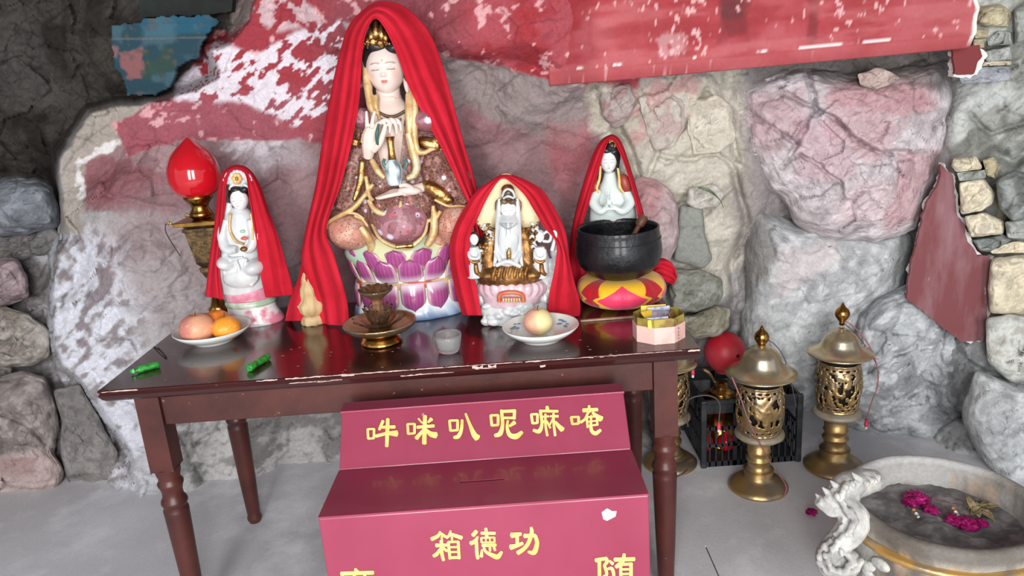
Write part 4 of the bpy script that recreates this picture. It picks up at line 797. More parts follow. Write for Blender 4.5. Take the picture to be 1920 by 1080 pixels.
for pts, r in [([(742, 463, 2.158), (775, 460, 2.158)], [5, 6]), ([(680, 300, 2.22), (676, 340, 2.22), (664, 376, 2.215)], [8, 9, 5]), ([(668, 262, 2.24), (666, 272, 2.24)], [10, 11]), ([(680, 250, 2.24), (679, 268, 2.24)], [6, 6])]: b = MB(); pt(b, pts, [.8*q_ for q_ in r]); b.obj('gilded_hem', GOLD, stA)
b = MB(); pe(b, 818, 358, 2.208, 30, 15, .026, 38); pe(b, 835, 372, 2.208, 18, 10, .02, 20); o = b.obj('gilded_cuff', GOLD, stA); remesh(o, .0025, 3)
b = MB(); pe(b, 806, 270, 2.25, 26, 13, .026, 20); pe(b, 826, 262, 2.25, 18, 10, .026); o = b.obj('gilded_cuff', GOLD, stA); remesh(o, .0025, 3)
# veil strips by the neck
b = MB()
for pts, r in [([(691, 85, 2.31), (685, 120, 2.29), (689, 160, 2.27), (696, 200, 2.25), (703, 214, 2.24)], [5, 6, 8, 8, 4]), ([(762, 130, 2.29), (772, 165, 2.27), (778, 195, 2.25), (776, 240, 2.235), (782, 280, 2.225), (795, 286, 2.225), (815, 278, 2.235), (835, 280, 2.25)], [3, 5, 7, 7, 6, 5, 4, 3]), ([(765, 175, 2.265), (766, 220, 2.24), (768, 260, 2.235)], [5, 7, 6]), ([(706, 178, 2.262), (706, 200, 2.25), (712, 225, 2.24)], [4, 4, 3])]: pt(b, pts, r)
o = b.obj('veil', CREAM, stA); remesh(o, .0025, 3)
for a_ in ((800, 225, 2.265, 28, 22, .05), (680, 222, 2.275, 18, 20, .04)): b = MB(); pe(b, *a_); b.obj('shoulder_brocade', BRO3, stA)
# chest and neck
b = MB(); ploft(b, smrows([(727, 160, 2.315, 22, .036), (728, 185, 2.315, 25, .040), (729, 205, 2.315, 42, .060), (732, 235, 2.315, 48, .078), (736, 275, 2.315, 36, .088), (740, 325, 2.315, 22, .09), (741, 345, 2.32, 14, .07)], 24))
for yy in (178, 192): pt(b, [(727+28*math.cos(t), yy+5*math.sin(t), 2.315-.042*math.sin(t)) for t in np.linspace(.3, 2.84, 9)], 1.2)
o = b.obj('chest', SKIN, stA); remesh(o, .0025, 3)
# necklace
b = MB()
for t in np.linspace(0, 1, 22):
    x = 708+50*t; y = 209+10*math.sin(math.pi*t); pe(b, x, y, 2.262-.028*math.sin(math.pi*t), 2.0, 3.4, .004, n=8)
for t in np.linspace(.1, .9, 12): pe(b, 712+44*t, 222+5*math.sin(math.pi*t), 2.242-.012*math.sin(math.pi*t), 1.3, 3.2, .003, n=8)
b.obj('necklace', mat('dark_gold', (120, 100, 82), rough=.3, metal=.7), stA)
HEADM = mat('face_glaze', None, rough=.38, vcol=True, coat=.15)
head('head', 723, 130, 2.30, 37, 47, stA, (228, 208, 200), HEADM, cheek=(220, 160, 146), urna=(190, 120, 110), lips=(190, 96, 78), line=(120, 106, 96))
for a_ in ((693, 160, 2.305, 6, 18, .012, 6), (763, 160, 2.305, 6, 18, .012, -6)): b = MB(); pe(b, *a_); b.obj('ear', SKIN, stA)
b = MB(); pe(b, 720, 116, 2.325, 43, 46, .066); pe(b, 706, 88, 2.276, 20, 12, .022, 14); pe(b, 738, 90, 2.276, 18, 12, .022, -16); pe(b, 687, 120, 2.295, 6, 30, .02, 4); pe(b, 759, 128, 2.297, 6, 26, .02, -4); pe(b, 712, 60, 2.33, 20, 24, .035)
o = b.obj('hair', BLACKH, stA); remesh(o, .0028, 4)
# crown
b = MB()
for i, (x, y, h_, w_) in enumerate([(690, 78, 16, 6), (697, 70, 26, 7), (706, 62, 34, 8), (716, 66, 28, 7), (724, 72, 20, 6), (701, 78, 10, 9), (714, 80, 8, 9)]):
    pt(b, [(x, y+10, 2.268+.0015*abs(i-2)), (x-1, y, 2.262), (x-2, y-h_*.45, 2.266), (x-1, y-h_*.8, 2.275)], [w_*.8, w_, w_*.6, 1])
for t in np.linspace(0, 1, 12): pe(b, 684+46*t, 82-5*math.sin(math.pi*t), 2.262-.006*math.sin(math.pi*t), 3, 3.4, .005, n=8)
o = b.obj('crown', GOLD, stA)
# raised hand: palm, thumb and first finger pinched, ring and little finger up, two bent towards the viewer's right
b = MB()
pt(b, [(690, 296, 2.215), (692, 275, 2.205), (694, 255, 2.20), (698, 240, 2.20)], [9, 14, 15, 12]); pe(b, 695, 262, 2.203, 14, 24, .016, -4)
for pts, r in [([(689, 250, 2.20), (688, 228, 2.197), (687, 208, 2.197)], [4.6, 4, 2.4]), ([(697, 244, 2.197), (699, 224, 2.192), (703, 208, 2.19)], [4.6, 4, 2.6]), ([(702, 250, 2.195), (708, 233, 2.185), (722, 228, 2.18)], [4.6, 4.2, 3]),
    ([(700, 282, 2.195), (712, 268, 2.183), (719, 250, 2.178), (723, 232, 2.18)], [7, 6.5, 5.4, 3.4]), ([(706, 236, 2.19), (722, 225, 2.18), (731, 232, 2.178), (731, 250, 2.182)], [4, 4.2, 4, 2.6]), ([(712, 232, 2.192), (734, 224, 2.184), (742, 234, 2.182), (744, 252, 2.186)], [3.6, 4, 3.8, 2.5]), ([(720, 230, 2.196), (742, 224, 2.19), (750, 232, 2.188), (752, 246, 2.192)], [3.2, 3.4, 3.2, 2.2])]: pt(b, pts, r)
o = b.obj('raised_hand', SKIN, stA); remesh(o, .0018, 3)
b = MB(); pt(b, [(710, 232, 2.176), (707, 250, 2.172), (708, 268, 2.176), (712, 273, 2.18)], [2, 3.6, 3.4, 1]); b.obj('willow_leaf', mat('leaf_glaze', (52, 92, 84), rough=.3), stA)
# lower hand, palm up, holding the vase
b = MB(); pe(b, 768, 357, 2.19, 22, 9, .022, 6); pt(b, [(795, 350, 2.215), (775, 356, 2.195), (755, 361, 2.185)], [9, 9, 8])
for i, yy in enumerate((352, 357, 362, 367)): pt(b, [(756, 357+i*1.5, 2.185+.006*(3-i)), (735, 359+i*2.2, 2.172+.008*(3-i)), (718-3*i+6, 364+i*2.2, 2.172+.008*(3-i)), (704+2*abs(i-2), 369+i*1.2, 2.178+.007*(3-i))], [4.6, 4.2, 3.6, 2])
pt(b, [(772, 352, 2.18), (760, 347, 2.165), (748, 349, 2.16)], [5, 4.4, 3])
o = b.obj('open_hand', SKIN, stA); remesh(o, .0018, 3)
vs = mpp(740, 320, 2.17)
def vase_col(V):
    n_ = fbm(V*[70, 70, 40], 3); c = lin((206, 222, 228))+0*V; return lay(c, sm(n_, .05, .2)*.8, (66, 84, 92))
vc = P(741, 347, 2.17); vase_h = vs
vlathe('vase_body', [(11*vs, 0), (13*vs, 3*vs), (15*vs, 14*vs), (17*vs, 28*vs), (15*vs, 38*vs), (10*vs, 44*vs), (8*vs, 48*vs)], vc, 1, vase_col, PORCV, stA, n=40)
TEAL = mat('teal_glaze', (70, 110, 104), rough=.3)
for a_ in ([(724, 315, 2.165), (719, 306, 2.165), (721, 298, 2.17)], [(758, 318, 2.165), (763, 306, 2.165), (759, 298, 2.17)]): b = MB(); pt(b, a_, [3, 3, 3]); b.obj('vase_handle', TEAL, stA)
b = MB(); b.lathe([(8*vs, 46*vs), (6.4*vs, 60*vs), (6.6*vs, 78*vs), (9*vs, 90*vs), (6*vs, 90*vs)], vc, 28); b.obj('vase_neck', GOLD, stA)
# its red shawl
drape('red_shawl', [(655, 612, 592, 608, 2.20, 2.40), (650, 560, 582, 560, 2.20, 2.40), (627, 480, 566, 495, 2.195, 2.40), (612, 428, 572, 440, 2.20, 2.41), (640, 345, 592, 350, 2.215, 2.42), (661, 260, 605, 265, 2.235, 2.42), (673, 190, 618, 190, 2.245, 2.42), (677, 130, 634, 115, 2.25, 2.42), (682, 78, 654, 50, 2.25, 2.42), (694, 42, 686, 16, 2.255, 2.41), (708, 36, 716, 3, 2.245, 2.41), (726, 62, 762, 16, 2.245, 2.42), (745, 105, 805, 62, 2.245, 2.42), (763, 155, 830, 125, 2.24, 2.42), (793, 215, 848, 190, 2.235, 2.42), (826, 275, 868, 265, 2.225, 2.42), (855, 335, 886, 325, 2.21, 2.42), (880, 388, 898, 372, 2.20, 2.41), (895, 450, 915, 440, 2.20, 2.40)],
      CLOTH, 'long red shawl draped over the tallest statue, its left end touching the table', folds=5, amp=.012, seed=1.3, nT=190)
drape('red_shawl', [(566, 602, 534, 602, 2.25, 2.32), (574, 560, 545, 560, 2.25, 2.33), (577, 520, 560, 520, 2.255, 2.35), (590, 488, 566, 490, 2.26, 2.37), (598, 460, 570, 460, 2.27, 2.38)], CLOTH, 'narrow red shawl end falling to the table left of the beige carved figurine', folds=2, amp=.006, nT=60, nS=20, seed=3)

# ------------------------------------------------------------------ beige carved figurine between the shawl ends
def carved(V): n_ = fbm(V*[60, 60, 90], 4); c = lin((206, 180, 136))+0*V; return lay(c, sm(n_, .0, .3)*.7, (176, 146, 104))
cy_ = P(588, 608, 2.262); sB = mpp(588, 600, 2.262); fg = empty('carved_figurine', (float(cy_[0]), 2.27, .78), 'small beige carved figurine between the red shawl ends of the tallest statue', 'figurine')
def fmod(R, a, Z): return R*(1+.06*np.sin(a*9+Z*300)+.05*np.sin(Z*420))
vlathe('carved_base', [(.036, 0), (.038, .006), (.036, .02), (.034, .03)], (cy_[0], 2.27, .78), 1, carved, mat('carved_beige', None, rough=.6, vcol=True, bump=.3, bs=120), fg, mod=fmod)
vlathe('carved_body', [(.032, .028), (.042, .045), (.043, .065), (.034, .082), (.032, .10), (.030, .118), (.022, .135), (.018, .15), (.012, .165), (.001, .175)], (cy_[0], 2.27, .78), 1, carved, bpy.data.materials['carved_beige'], fg, n=72, mod=fmod)

# ------------------------------------------------------------------ small white seated figure, left
YB = 2.33
cb = P(474, 600, YB); stB = empty('white_statue', (float(cb[0]), YB, .78), 'white porcelain goddess figure with a floral crown, leftmost statue on a pink and green base', 'statue')
PINKG = mat('pink_white_glaze', (226, 222, 224), rough=.25, var=(214, 128, 150), vs=16, thr=(.5, .62), coat=.4)
b = MB(); ploft(b, smrows([(480, 603, 2.335, 52, .065), (478, 596, 2.335, 54, .068), (474, 580, 2.335, 46, .062), (470, 566, 2.335, 44, .060)], 12)); b.obj('base', PINKG, stB)
b = MB(); ploft(b, smrows([(470, 570, 2.335, 44, .062), (470, 564, 2.335, 47, .065), (468, 558, 2.335, 43, .060)], 8)); b.obj('base_band', mat('sage_glaze', (158, 182, 158), rough=.3, var=(214, 220, 210), vs=20), stB)
b = MB(); ploft(b, smrows([(468, 558, 2.335, 42, .058), (464, 545, 2.335, 44, .060), (460, 535, 2.335, 42, .058)], 8)); b.obj('pink_band', mat('rose_glaze', (206, 120, 144), rough=.3, var=(226, 176, 190), vs=16), stB)
b = MB(); ploft(b, smrows([(460, 545, YB, 42, .055), (454, 510, YB, 43, .058), (450, 490, YB, 40, .055), (450, 465, YB, 36, .045), (448, 440, YB, 32, .040), (446, 415, YB, 31, .036), (446, 400, YB, 26, .032), (446, 388, YB, 12, .022)], 28))
pe(b, 428, 492, 2.30, 20, 15, .05, 10); pe(b, 478, 500, 2.30, 20, 16, .05, -10); pe(b, 452, 520, 2.29, 34, 22, .03)
for pts, r in [([(424, 412, 2.31), (418, 440, 2.30), (424, 466, 2.285), (444, 468, 2.275)], [9, 11, 10, 7]), ([(470, 412, 2.31), (476, 440, 2.30), (470, 464, 2.285), (456, 468, 2.275)], [9, 10, 9, 7]),
   ([(430, 380, 2.32), (424, 420, 2.315), (420, 450, 2.31)], [6, 7, 6]), ([(440, 485, 2.272), (448, 505, 2.268), (446, 530, 2.27)], [3, 3.4, 3]), ([(462, 484, 2.272), (458, 505, 2.268), (464, 532, 2.27)], [3, 3.4, 3]), ([(420, 510, 2.285), (432, 525, 2.272), (450, 533, 2.27)], [4, 4, 3]), ([(418, 478, 2.285), (434, 486, 2.272), (456, 482, 2.27)], [4, 4, 3]), ([(482, 520, 2.285), (470, 536, 2.275)], [4, 4])]: pt(b, pts, r)
o = b.obj('robe', PORC, stB); remesh(o, .0025, 3)
for pts, r in [([(432, 400, 2.292), (431, 430, 2.288), (442, 452, 2.278), (458, 458, 2.27)], [2.6, 2.6, 3, 2]), ([(470, 400, 2.292), (474, 430, 2.285), (474, 450, 2.28)], [1.8, 2, 2])]: b = MB(); pt(b, pts, r); b.obj('gilded_trim', CREAM, stB)
b = MB(); pe(b, 458, 447, 2.274, 7, 3.4, .006); b.obj('red_sash', mat('coral_glaze', (206, 96, 84), rough=.3), stB)
b = MB(); pe(b, 454, 434, 2.288, 5, 3, .004); b.obj('green_pendant', mat('mint_glaze', (150, 196, 164), rough=.3), stB)
b = MB(); pe(b, 457, 467, 2.262, 7, 5, .010); b.obj('hand_bowl', GOLDM, stB)
head('head', 449, 374, 2.315, 16.5, 22, stB, (232, 230, 232), HEADM, lips=(220, 190, 190), line=(190, 186, 188))
b = MB(); pe(b, 448, 366, 2.325, 19, 22, .030); pe(b, 441, 356, 2.306, 9, 6, .010, 20); pe(b, 457, 356, 2.306, 9, 6, .010, -20); o = b.obj('hair', BLACKH, stB); remesh(o, .002, 2)
b = MB(); pe(b, 446, 338, 2.325, 20, 17, .02)
for t in np.linspace(0, 1, 9): pe(b, 424+44*t, 340-16*math.sin(math.pi*t), 2.31, 5, 7, .008, -40+80*t, n=10)
for x, y, r_ in ((425, 330, 30), (466, 330, -30), (434, 350, 40), (462, 350, -40)): pe(b, x, y, 2.31, 4, 8, .006, r_, n=10)
b.obj('crown', PORC, stB)
b = MB()
for k in range(6): a = k*math.pi/3; pe(b, 444+5*math.cos(a), 335+6*math.sin(a), 2.297, 5, 5.5, .006, n=10)
b.obj('crown_flower', mat('orange_flower_glaze', (226, 130, 84), rough=.3, var=(240, 190, 120), vs=60), stB)
b = MB(); pe(b, 444, 335, 2.292, 3.6, 4.2, .006, n=12); b.obj('flower_centre', mat('green_gold_glaze', (140, 130, 60), rough=.3), stB)
drape('red_shawl', [(419, 562, 386, 556, 2.285, 2.37), (411, 510, 391, 508, 2.285, 2.38), (413, 466, 398, 452, 2.29, 2.38), (418, 420, 403, 418, 2.295, 2.385), (422, 377, 409, 362, 2.30, 2.39), (424, 345, 416, 328, 2.30, 2.39), (432, 322, 430, 314, 2.305, 2.385), (446, 318, 448, 310, 2.305, 2.38), (461, 328, 468, 319, 2.30, 2.385), (467, 368, 487, 348, 2.295, 2.39), (474, 410, 504, 398, 2.29, 2.39), (480, 450, 520, 440, 2.285, 2.385), (488, 513, 538, 500, 2.28, 2.38), (498, 558, 552, 553, 2.28, 2.37)],
      CLOTH, 'red shawl over the leftmost small white statue', folds=3, amp=.007, seed=.4, nT=130)

# ------------------------------------------------------------------ figure group with the cream halo, centre right
YC = 2.15
cc = P(963, 600, YC); stC = empty('enthroned_statue', (float(cc[0]), YC, .78), 'gilded white statue group with a cream pointed halo and two small attendants', 'statue')
b = MB(); ploft(b, smrows([(975, 614, 2.15, 48, .052), (972, 604, 2.15, 56, .058), (967, 590, 2.15, 62, .062), (964, 575, 2.15, 66, .064), (962, 566, 2.15, 60, .060)], 16))
rr = random.Random(3)
for k in range(26):
    t = rr.uniform(-1, 1); pe(b, 966+58*t, 572+rr.uniform(0, 36), 2.15-.058*math.sqrt(max(0, 1-t*t*.9)), rr.uniform(8, 15), rr.uniform(5, 9), .016, rr.uniform(-20, 20), n=12)
o = b.obj('cloud_base', PORC, stC); remesh(o, .0028, 3)
for s_ in (-1, 1):
    b = MB()
    for k, (x, y, r_) in enumerate([(66, 545, 12), (74, 520, 11), (78, 495, 10), (80, 470, 11), (78, 448, 8), (60, 560, 12), (52, 550, 10)]): pe(b, 962+s_*x, y, 2.165, r_, 17, .03, s_*10, n=14)
    pe(b, 962+s_*56, 500, 2.17, 14, 40, .03)
    o = b.obj('cloud_scroll', PORC, stC); remesh(o, .0028, 3)
b = MB(); ploft(b, smrows([(961, 568, 2.14, 52, .056), (960, 550, 2.14, 58, .062), (958, 532, 2.14, 60, .062), (957, 524, 2.14, 52, .055)], 12))
for k in range(11): a = math.pi*(k+.5)/11; pe(b, 959+56*math.cos(a), 544, 2.14-.058*math.sin(a), 10, 14, .012, 25*math.cos(a), n=12)
o = b.obj('lotus_throne', mat('pale_rose_glaze', (216, 190, 198), rough=.3, var=(196, 160, 172), vs=20, coat=.3), stC); remesh(o, .0028, 3)
b = MB(); pt(b, [(936, 566, 2.072), (938, 552, 2.07), (958, 548, 2.068), (978, 552, 2.07), (982, 566, 2.072)], [4, 4, 4, 4, 4]); pt(b, [(944, 560, 2.07), (974, 560, 2.07)], [3, 3]); b.obj('red_arch', mat('vermilion_glaze', (206, 84, 56), rough=.35, var=(180, 120, 80), vs=60), stC)
b = MB()
for k in range(7): pe(b, 944+k*5, 563, 2.065, 2, 5, .004, n=8)
b.obj('arch_beads', CREAM, stC)
# halo: pointed disc with a scalloped rim
def halo():
    n = 120; a = np.linspace(0, 2*math.pi, n, endpoint=False); b_ = MB(); s = mpp(953, 395, 2.19)
    rx = 62*(1+.035*np.abs(np.sin(a*14))); rz = np.where(np.sin(a) > 0, 66+6*np.sin(a)**5, 52); rx2 = rx*np.where(np.sin(a) > 0, (1-.34*np.sin(a)**2.0), 1)
    c = P(953, 398, 2.185); out = c+np.stack([rx2*s*np.cos(a), 0*a, rz*s*np.sin(a)], -1)
    rings = [out+[0, .010, 0], out+[0, .0, 0], c+(out-c)*.93+[0, -.004, 0], c+(out-c)*.88+[0, -.001, 0], c+(out-c)*.5+[0, -.001, 0], c+(out-c)*.02+[0, -.001, 0]]
    b_.add(np.vstack(rings), [tuple(q) for q in grid(6, n, cv=True)]+[tuple(range(n))]); o = b_.obj('halo', mat('cream_halo_glaze', (240, 226, 182), rough=.45, var=(232, 206, 160), vs=30, thr=(.5, .7), var2=(200, 150, 110), vs2=70, thr2=(.66, .7)), stC)
    d = MB()
    for t in np.linspace(0, 2*math.pi, 44, endpoint=False):
        if -2.4 < (t-2*math.pi if t > math.pi else t) < -.75: continue
        i = int(t/(2*math.pi)*n); p = c+(out[i]-c)*.955+np.array([0, -.005, 0]); d.ell(p, (.0022, .0015, .0022), 8, 6)
    d.obj('halo_stud', mat('dark_stud', (110, 84, 60), rough=.5), stC)
halo()
b = MB()   # gilt robe of the sitter: wide lap, sleeves
ploft(b, smrows([(957, 528, 2.135, 58, .055), (957, 515, 2.13, 62, .060), (956, 500, 2.13, 50, .055), (955, 480, 2.135, 38, .045), (954, 450, 2.14, 33, .038), (953, 425, 2.145, 26, .030), (953, 412, 2.15, 14, .022)], 20))
for s_ in (-1, 1): pt(b, [(953+s_*26, 428, 2.14), (953+s_*34, 460, 2.125), (953+s_*36, 495, 2.115), (953+s_*34, 508, 2.105)], [9, 13, 12, 8]); pe(b, 956+s_*38, 512, 2.115, 22, 13, .04, s_*10)
for k in range(7): x = 925+k*10; pt(b, [(x+4, 500, 2.082), (x, 515, 2.073), (x-2+k*.6, 526, 2.078)], [3, 3.6, 3])
o = b.obj('robe', GOLDM, stC); remesh(o, .0025, 3)
b = MB()   # white mantle and chest
ploft(b, smrows([(953, 486, 2.115, 20, .03), (953, 465, 2.115, 22, .034), (953, 440, 2.12, 25, .034), (953, 418, 2.13, 23, .03), (953, 400, 2.15, 17, .024)], 14))
for s_ in (-1, 1): pt(b, [(953+s_*16, 372, 2.15), (953+s_*19, 400, 2.14), (953+s_*20, 430, 2.115), (953+s_*22, 470, 2.10), (953+s_*26, 500, 2.09)], [4, 5, 5, 5, 3]); pt(b, [(953+s_*24, 470, 2.1), (953+s_*12, 492, 2.08), (953+s_*4, 494, 2.078)], [5, 5, 4])
pt(b, [(930, 498, 2.083), (952, 490, 2.072), (976, 500, 2.083)], [4, 5, 4]); pe(b, 953, 492, 2.085, 20, 8, .012)
o = b.obj('mantle', PORC, stC); remesh(o, .002, 2)
b = MB()
for k in range(5):
    for s_ in (-1, 1): pt(b, [(953+s_*(3+k*2.2), 418, 2.100+.002*k), (953+s_*(4+k*3.4), 445, 2.088+.002*k), (953+s_*(5+k*3.2), 474, 2.085+.003*k)], [.7, 1.1, .6])
for t in np.linspace(0, 1, 11): pe(b, 938+30*t, 420+9*math.sin(math.pi*t), 2.104-.012*math.sin(math.pi*t), 1.2, 1.6, .003, n=8)
b.obj('fold_shade_and_beads', mat('grey_fold_shade_glaze', (150, 152, 154), rough=.3), stC, kind='stuff')  # grey tubes paint crease shade on the mantle; the small beads are a necklace
b = MB(); pt(b, [(954, 486, 2.068), (954, 474, 2.066), (955, 464, 2.068)], [4, 5, 1.5]); b.obj('held_jewel', GOLD, stC)
head('head', 953, 392, 2.145, 15, 20, stC, (234, 234, 232), HEADM, lips=(210, 180, 176), line=(150, 146, 146))
b = MB(); pe(b, 953, 384, 2.155, 17, 18, .028); pe(b, 945, 378, 2.128, 8, 5, .008, 22); pe(b, 961, 378, 2.128, 8, 5, .008, -22); pe(b, 953, 362, 2.15, 13, 13, .02)
pt(b, [(938, 372, 2.15), (931, 380, 2.15), (932, 396, 2.15), (937, 402, 2.15)], [2, 3, 3, 2]); pt(b, [(968, 372, 2.15), (975, 380, 2.15), (974, 396, 2.15), (969, 402, 2.15)], [2, 3, 3, 2])
o = b.obj('hair', mat('sepia_hair_glaze', (60, 52, 46), rough=.35, var=(120, 96, 70), vs=60), stC); remesh(o, .0018, 2)
b = MB(); pt(b, [(942, 368, 2.13), (946, 358, 2.126), (954, 355, 2.125), (962, 360, 2.126), (965, 370, 2.13)], [2, 2.6, 2.6, 2.6, 2]); pt(b, [(944, 372, 2.128), (953, 368, 2.122), (963, 372, 2.128)], [2, 2.6, 2]); b.obj('hair_band', PORC, stC)
b = MB(); b.lathe([(.018, 0), (.019, .005), (.015, .012), (.01, .016), (.001, .018)], P(952, 357, 2.14), 20); b.obj('topknot', GOLDM, stC)
for s_, hx, hy in ((-1, 889, 449), (1, 1012, 444)):      # attendants
    b = MB(); ploft(b, smrows([(hx+2, 520, 2.12, 15, .022), (hx+1, 495, 2.12, 15, .022), (hx, 475, 2.12, 12, .018), (hx, 462, 2.12, 9, .014)], 10))
    pt(b, [(hx-9, 468, 2.115), (hx-8, 482, 2.10), (hx+2, 486, 2.095)], [4, 4, 3]); pt(b, [(hx+9, 468, 2.115), (hx+9, 482, 2.10), (hx+2, 486, 2.095)], [4, 4, 3])
    o = b.obj('attendant_robe', PORC, stC); remesh(o, .002, 2)
    b = MB(); pt(b, [(hx-10, 486, 2.098), (hx, 492, 2.094), (hx+10, 488, 2.098)], [3, 3, 3]); pt(b, [(hx+3, 495, 2.096), (hx+5, 510, 2.098), (hx+12, 516, 2.10)], [4, 5, 3]); b.obj('attendant_sash', GOLDM, stC)
    head('attendant_head', hx, hy, 2.115, 8.5, 11, stC, (232, 232, 230), HEADM, lips=(200, 160, 150), line=(140, 130, 128))
    b = MB(); pe(b, hx, hy-4, 2.122, 9.5, 10, .014); b.obj('attendant_hair', BLACKH if s_ < 0 else PORC, stC)
    for dx_, dy_, w_ in ((12, 0, 4), (18, 10, 5), (14, 20, 5), (20, 30, 5), (26, 14, 4)):
        q = MB(); x_ = hx-s_*dx_; pe(q, x_, hy+14+dy_, 2.135, w_, w_*1.6, .010, 20*s_, n=12); q.obj('gilded_leaf', GOLDM, stC)
b = MB(); pt(b, [(1035, 470, 2.12), (1042, 440, 2.12), (1038, 432, 2.12)], [4, 3.4, 2]); pt(b, [(1018, 452, 2.12), (1030, 452, 2.115), (1033, 440, 2.115), (1026, 434, 2.115), (1018, 440, 2.118)], [3, 3, 3, 3, 2]); pt(b, [(996, 444, 2.13), (1000, 430, 2.13), (1010, 426, 2.13)], [4, 4, 3]); b.obj('ribbon', PORC, stC)
rr = random.Random(12)
for s_ in (-1, 1):
    for mt_, nm_, n_ in ((GOLDM, 'gilded_scroll', 16), (PORC, 'white_scroll', 12)):
        b = MB()
        for k in range(n_):
            y_ = 425+k*100/n_+rr.uniform(-4, 4); x_ = 957+s_*(40+.14*(y_-425)+rr.uniform(-7, 9)); a_ = rr.uniform(-60, 60)
            pt(b, [(x_-4, y_+rr.uniform(-5, 5), 2.118), (x_, y_-3, 2.110), (x_+5, y_+rr.uniform(-5, 5), 2.116)], [2.2, 3.2, 1.6], n=8)
        o = b.obj(nm_, mt_, stC, kind='stuff')
drape('red_shawl', [(903, 592, 868, 592, 2.115, 2.21), (893, 533, 852, 533, 2.11, 2.22), (881, 487, 843, 470, 2.11, 2.23), (883, 440, 853, 425, 2.12, 2.23), (898, 405, 873, 388, 2.14, 2.23), (913, 372, 893, 360, 2.155, 2.23), (930, 344, 920, 340, 2.165, 2.225), (943, 334, 946, 327, 2.17, 2.22), (958, 341, 975, 334, 2.165, 2.225), (982, 364, 1015, 356, 2.155, 2.235), (1000, 392, 1042, 396, 2.14, 2.24), (1020, 425, 1060, 436, 2.12, 2.24), (1043, 455, 1068, 490, 2.11, 2.23), (1040, 500, 1078, 535, 2.11, 2.23), (1030, 550, 1087, 567, 2.11, 2.22), (1026, 592, 1087, 594, 2.11, 2.21)],
      CLOTH, 'red shawl spread wide around the statue with the cream halo', folds=4, amp=.008, seed=2.2, nT=150, wrap=.35)

# ------------------------------------------------------------------ white praying figure behind the bowl
YD = 2.42
cd = P(1152, 560, YD); stD = empty('praying_statue', (float(cd[0]), YD, .78), 'white porcelain figure with praying hands behind the black bowl', 'statue')
b = MB(); ploft(b, smrows([(1158, 562, YD, 44, .034), (1156, 530, YD, 46, .030), (1154, 470, YD, 46, .026), (1150, 425, YD, 44, .032), (1149, 395, YD, 43, .045), (1147, 370, YD, 36, .042), (1146, 352, YD, 26, .034), (1144, 338, YD, 15, .024), (1143, 322, YD, 10, .018)], 30))
for s_ in (-1, 1): pt(b, [(1147+s_*26, 358, 2.385), (1147+s_*34, 380, 2.365), (1147+s_*20, 396, 2.34), (1144+s_*4, 386, 2.335)], [9, 10, 8, 4])
pt(b, [(1130, 395, 2.338), (1148, 392, 2.33), (1168, 396, 2.338)], [2.4, 2.6, 2.4])
o = b.obj('robe', PORCG, stD); remesh(o, .0025, 2)
b = MB()
for s_ in (-1, 1):
    pt(b, [(1142+s_*6, 392, 2.335), (1142+s_*3, 380, 2.328)], [4, 3.6])
    for k in range(4): pt(b, [(1142+s_*2.5, 384, 2.322+.005*k), (1142+s_*2.2, 372-abs(k-1.5), 2.322+.005*k), (1141.5+s_*1.4, 357+abs(k-1.3)*2, 2.324+.005*k)], [1.9, 1.7, .9])
    pt(b, [(1142+s_*3, 380, 2.322), (1142+s_*1.6, 366, 2.317)], [1.8, 1])
o = b.obj('praying_hands', PORCG, stD); remesh(o, .0012, 2)
YG = mat('yellow_gilt', (226, 190, 96), rough=.35, var=(240, 214, 150), vs=40)
for a_, r_ in (([(1126, 312, 2.39), (1124, 335, 2.375), (1119, 352, 2.37), (1122, 362, 2.365)], [2, 2.6, 2.6, 1.6]), ([(1158, 312, 2.39), (1161, 335, 2.375), (1162, 350, 2.365), (1170, 362, 2.365)], [2, 2.6, 2.8, 1.6])): b = MB(); pt(b, a_, r_); b.obj('gilded_hood_edge', YG, stD)
RUST = mat('rust_red_glaze', (150, 62, 54), rough=.4)
for a_ in ((1116, 350, 2.385, 9, 15, .018, 15), (1172, 345, 2.38, 11, 20, .018, -14)): b = MB(); pe(b, *a_); b.obj('hood_lining', RUST, stD)
head('head', 1141, 303, 2.385, 15.5, 22, stD, (224, 230, 230), HEADM, lips=(196, 170, 168), line=(130, 130, 132), yaw=-6)
b = MB(); pe(b, 1146, 294, 2.398, 17.5, 22, .030); pe(b, 1138, 283, 2.376, 9, 6, .010, 22); pe(b, 1151, 285, 2.376, 9, 6, .010, -25); pe(b, 1147, 273, 2.385, 10, 10, .018); pe(b, 1158, 300, 2.39, 4, 18, .012); o = b.obj('hair', BLACKH, stD); remesh(o, .002, 2)
b = MB(); pt(b, [(1142, 268, 2.372), (1148, 264, 2.37), (1154, 268, 2.37), (1152, 277, 2.37)], [2, 2.6, 3, 2]); b.obj('hair_ornament', GOLDM, stD)
drape('red_shawl', [(1108, 560, 1080, 560, 2.36, 2.45), (1100, 500, 1068, 505, 2.36, 2.455), (1092, 430, 1072, 435, 2.36, 2.455), (1106, 375, 1090, 358, 2.362, 2.455), (1122, 320, 1110, 296, 2.368, 2.455), (1134, 280, 1124, 268, 2.375, 2.455), (1141, 264, 1138, 256, 2.375, 2.45), (1148, 262, 1152, 254, 2.375, 2.45), (1155, 272, 1166, 270, 2.37, 2.45), (1168, 300, 1182, 316, 2.365, 2.455), (1184, 350, 1196, 364, 2.36, 2.455), (1198, 410, 1208, 406, 2.36, 2.455), (1208, 470, 1225, 460, 2.36, 2.45)],
      CLOTH, 'red shawl over the praying statue behind the bowl', folds=3, amp=.006, seed=4.1, nT=130)
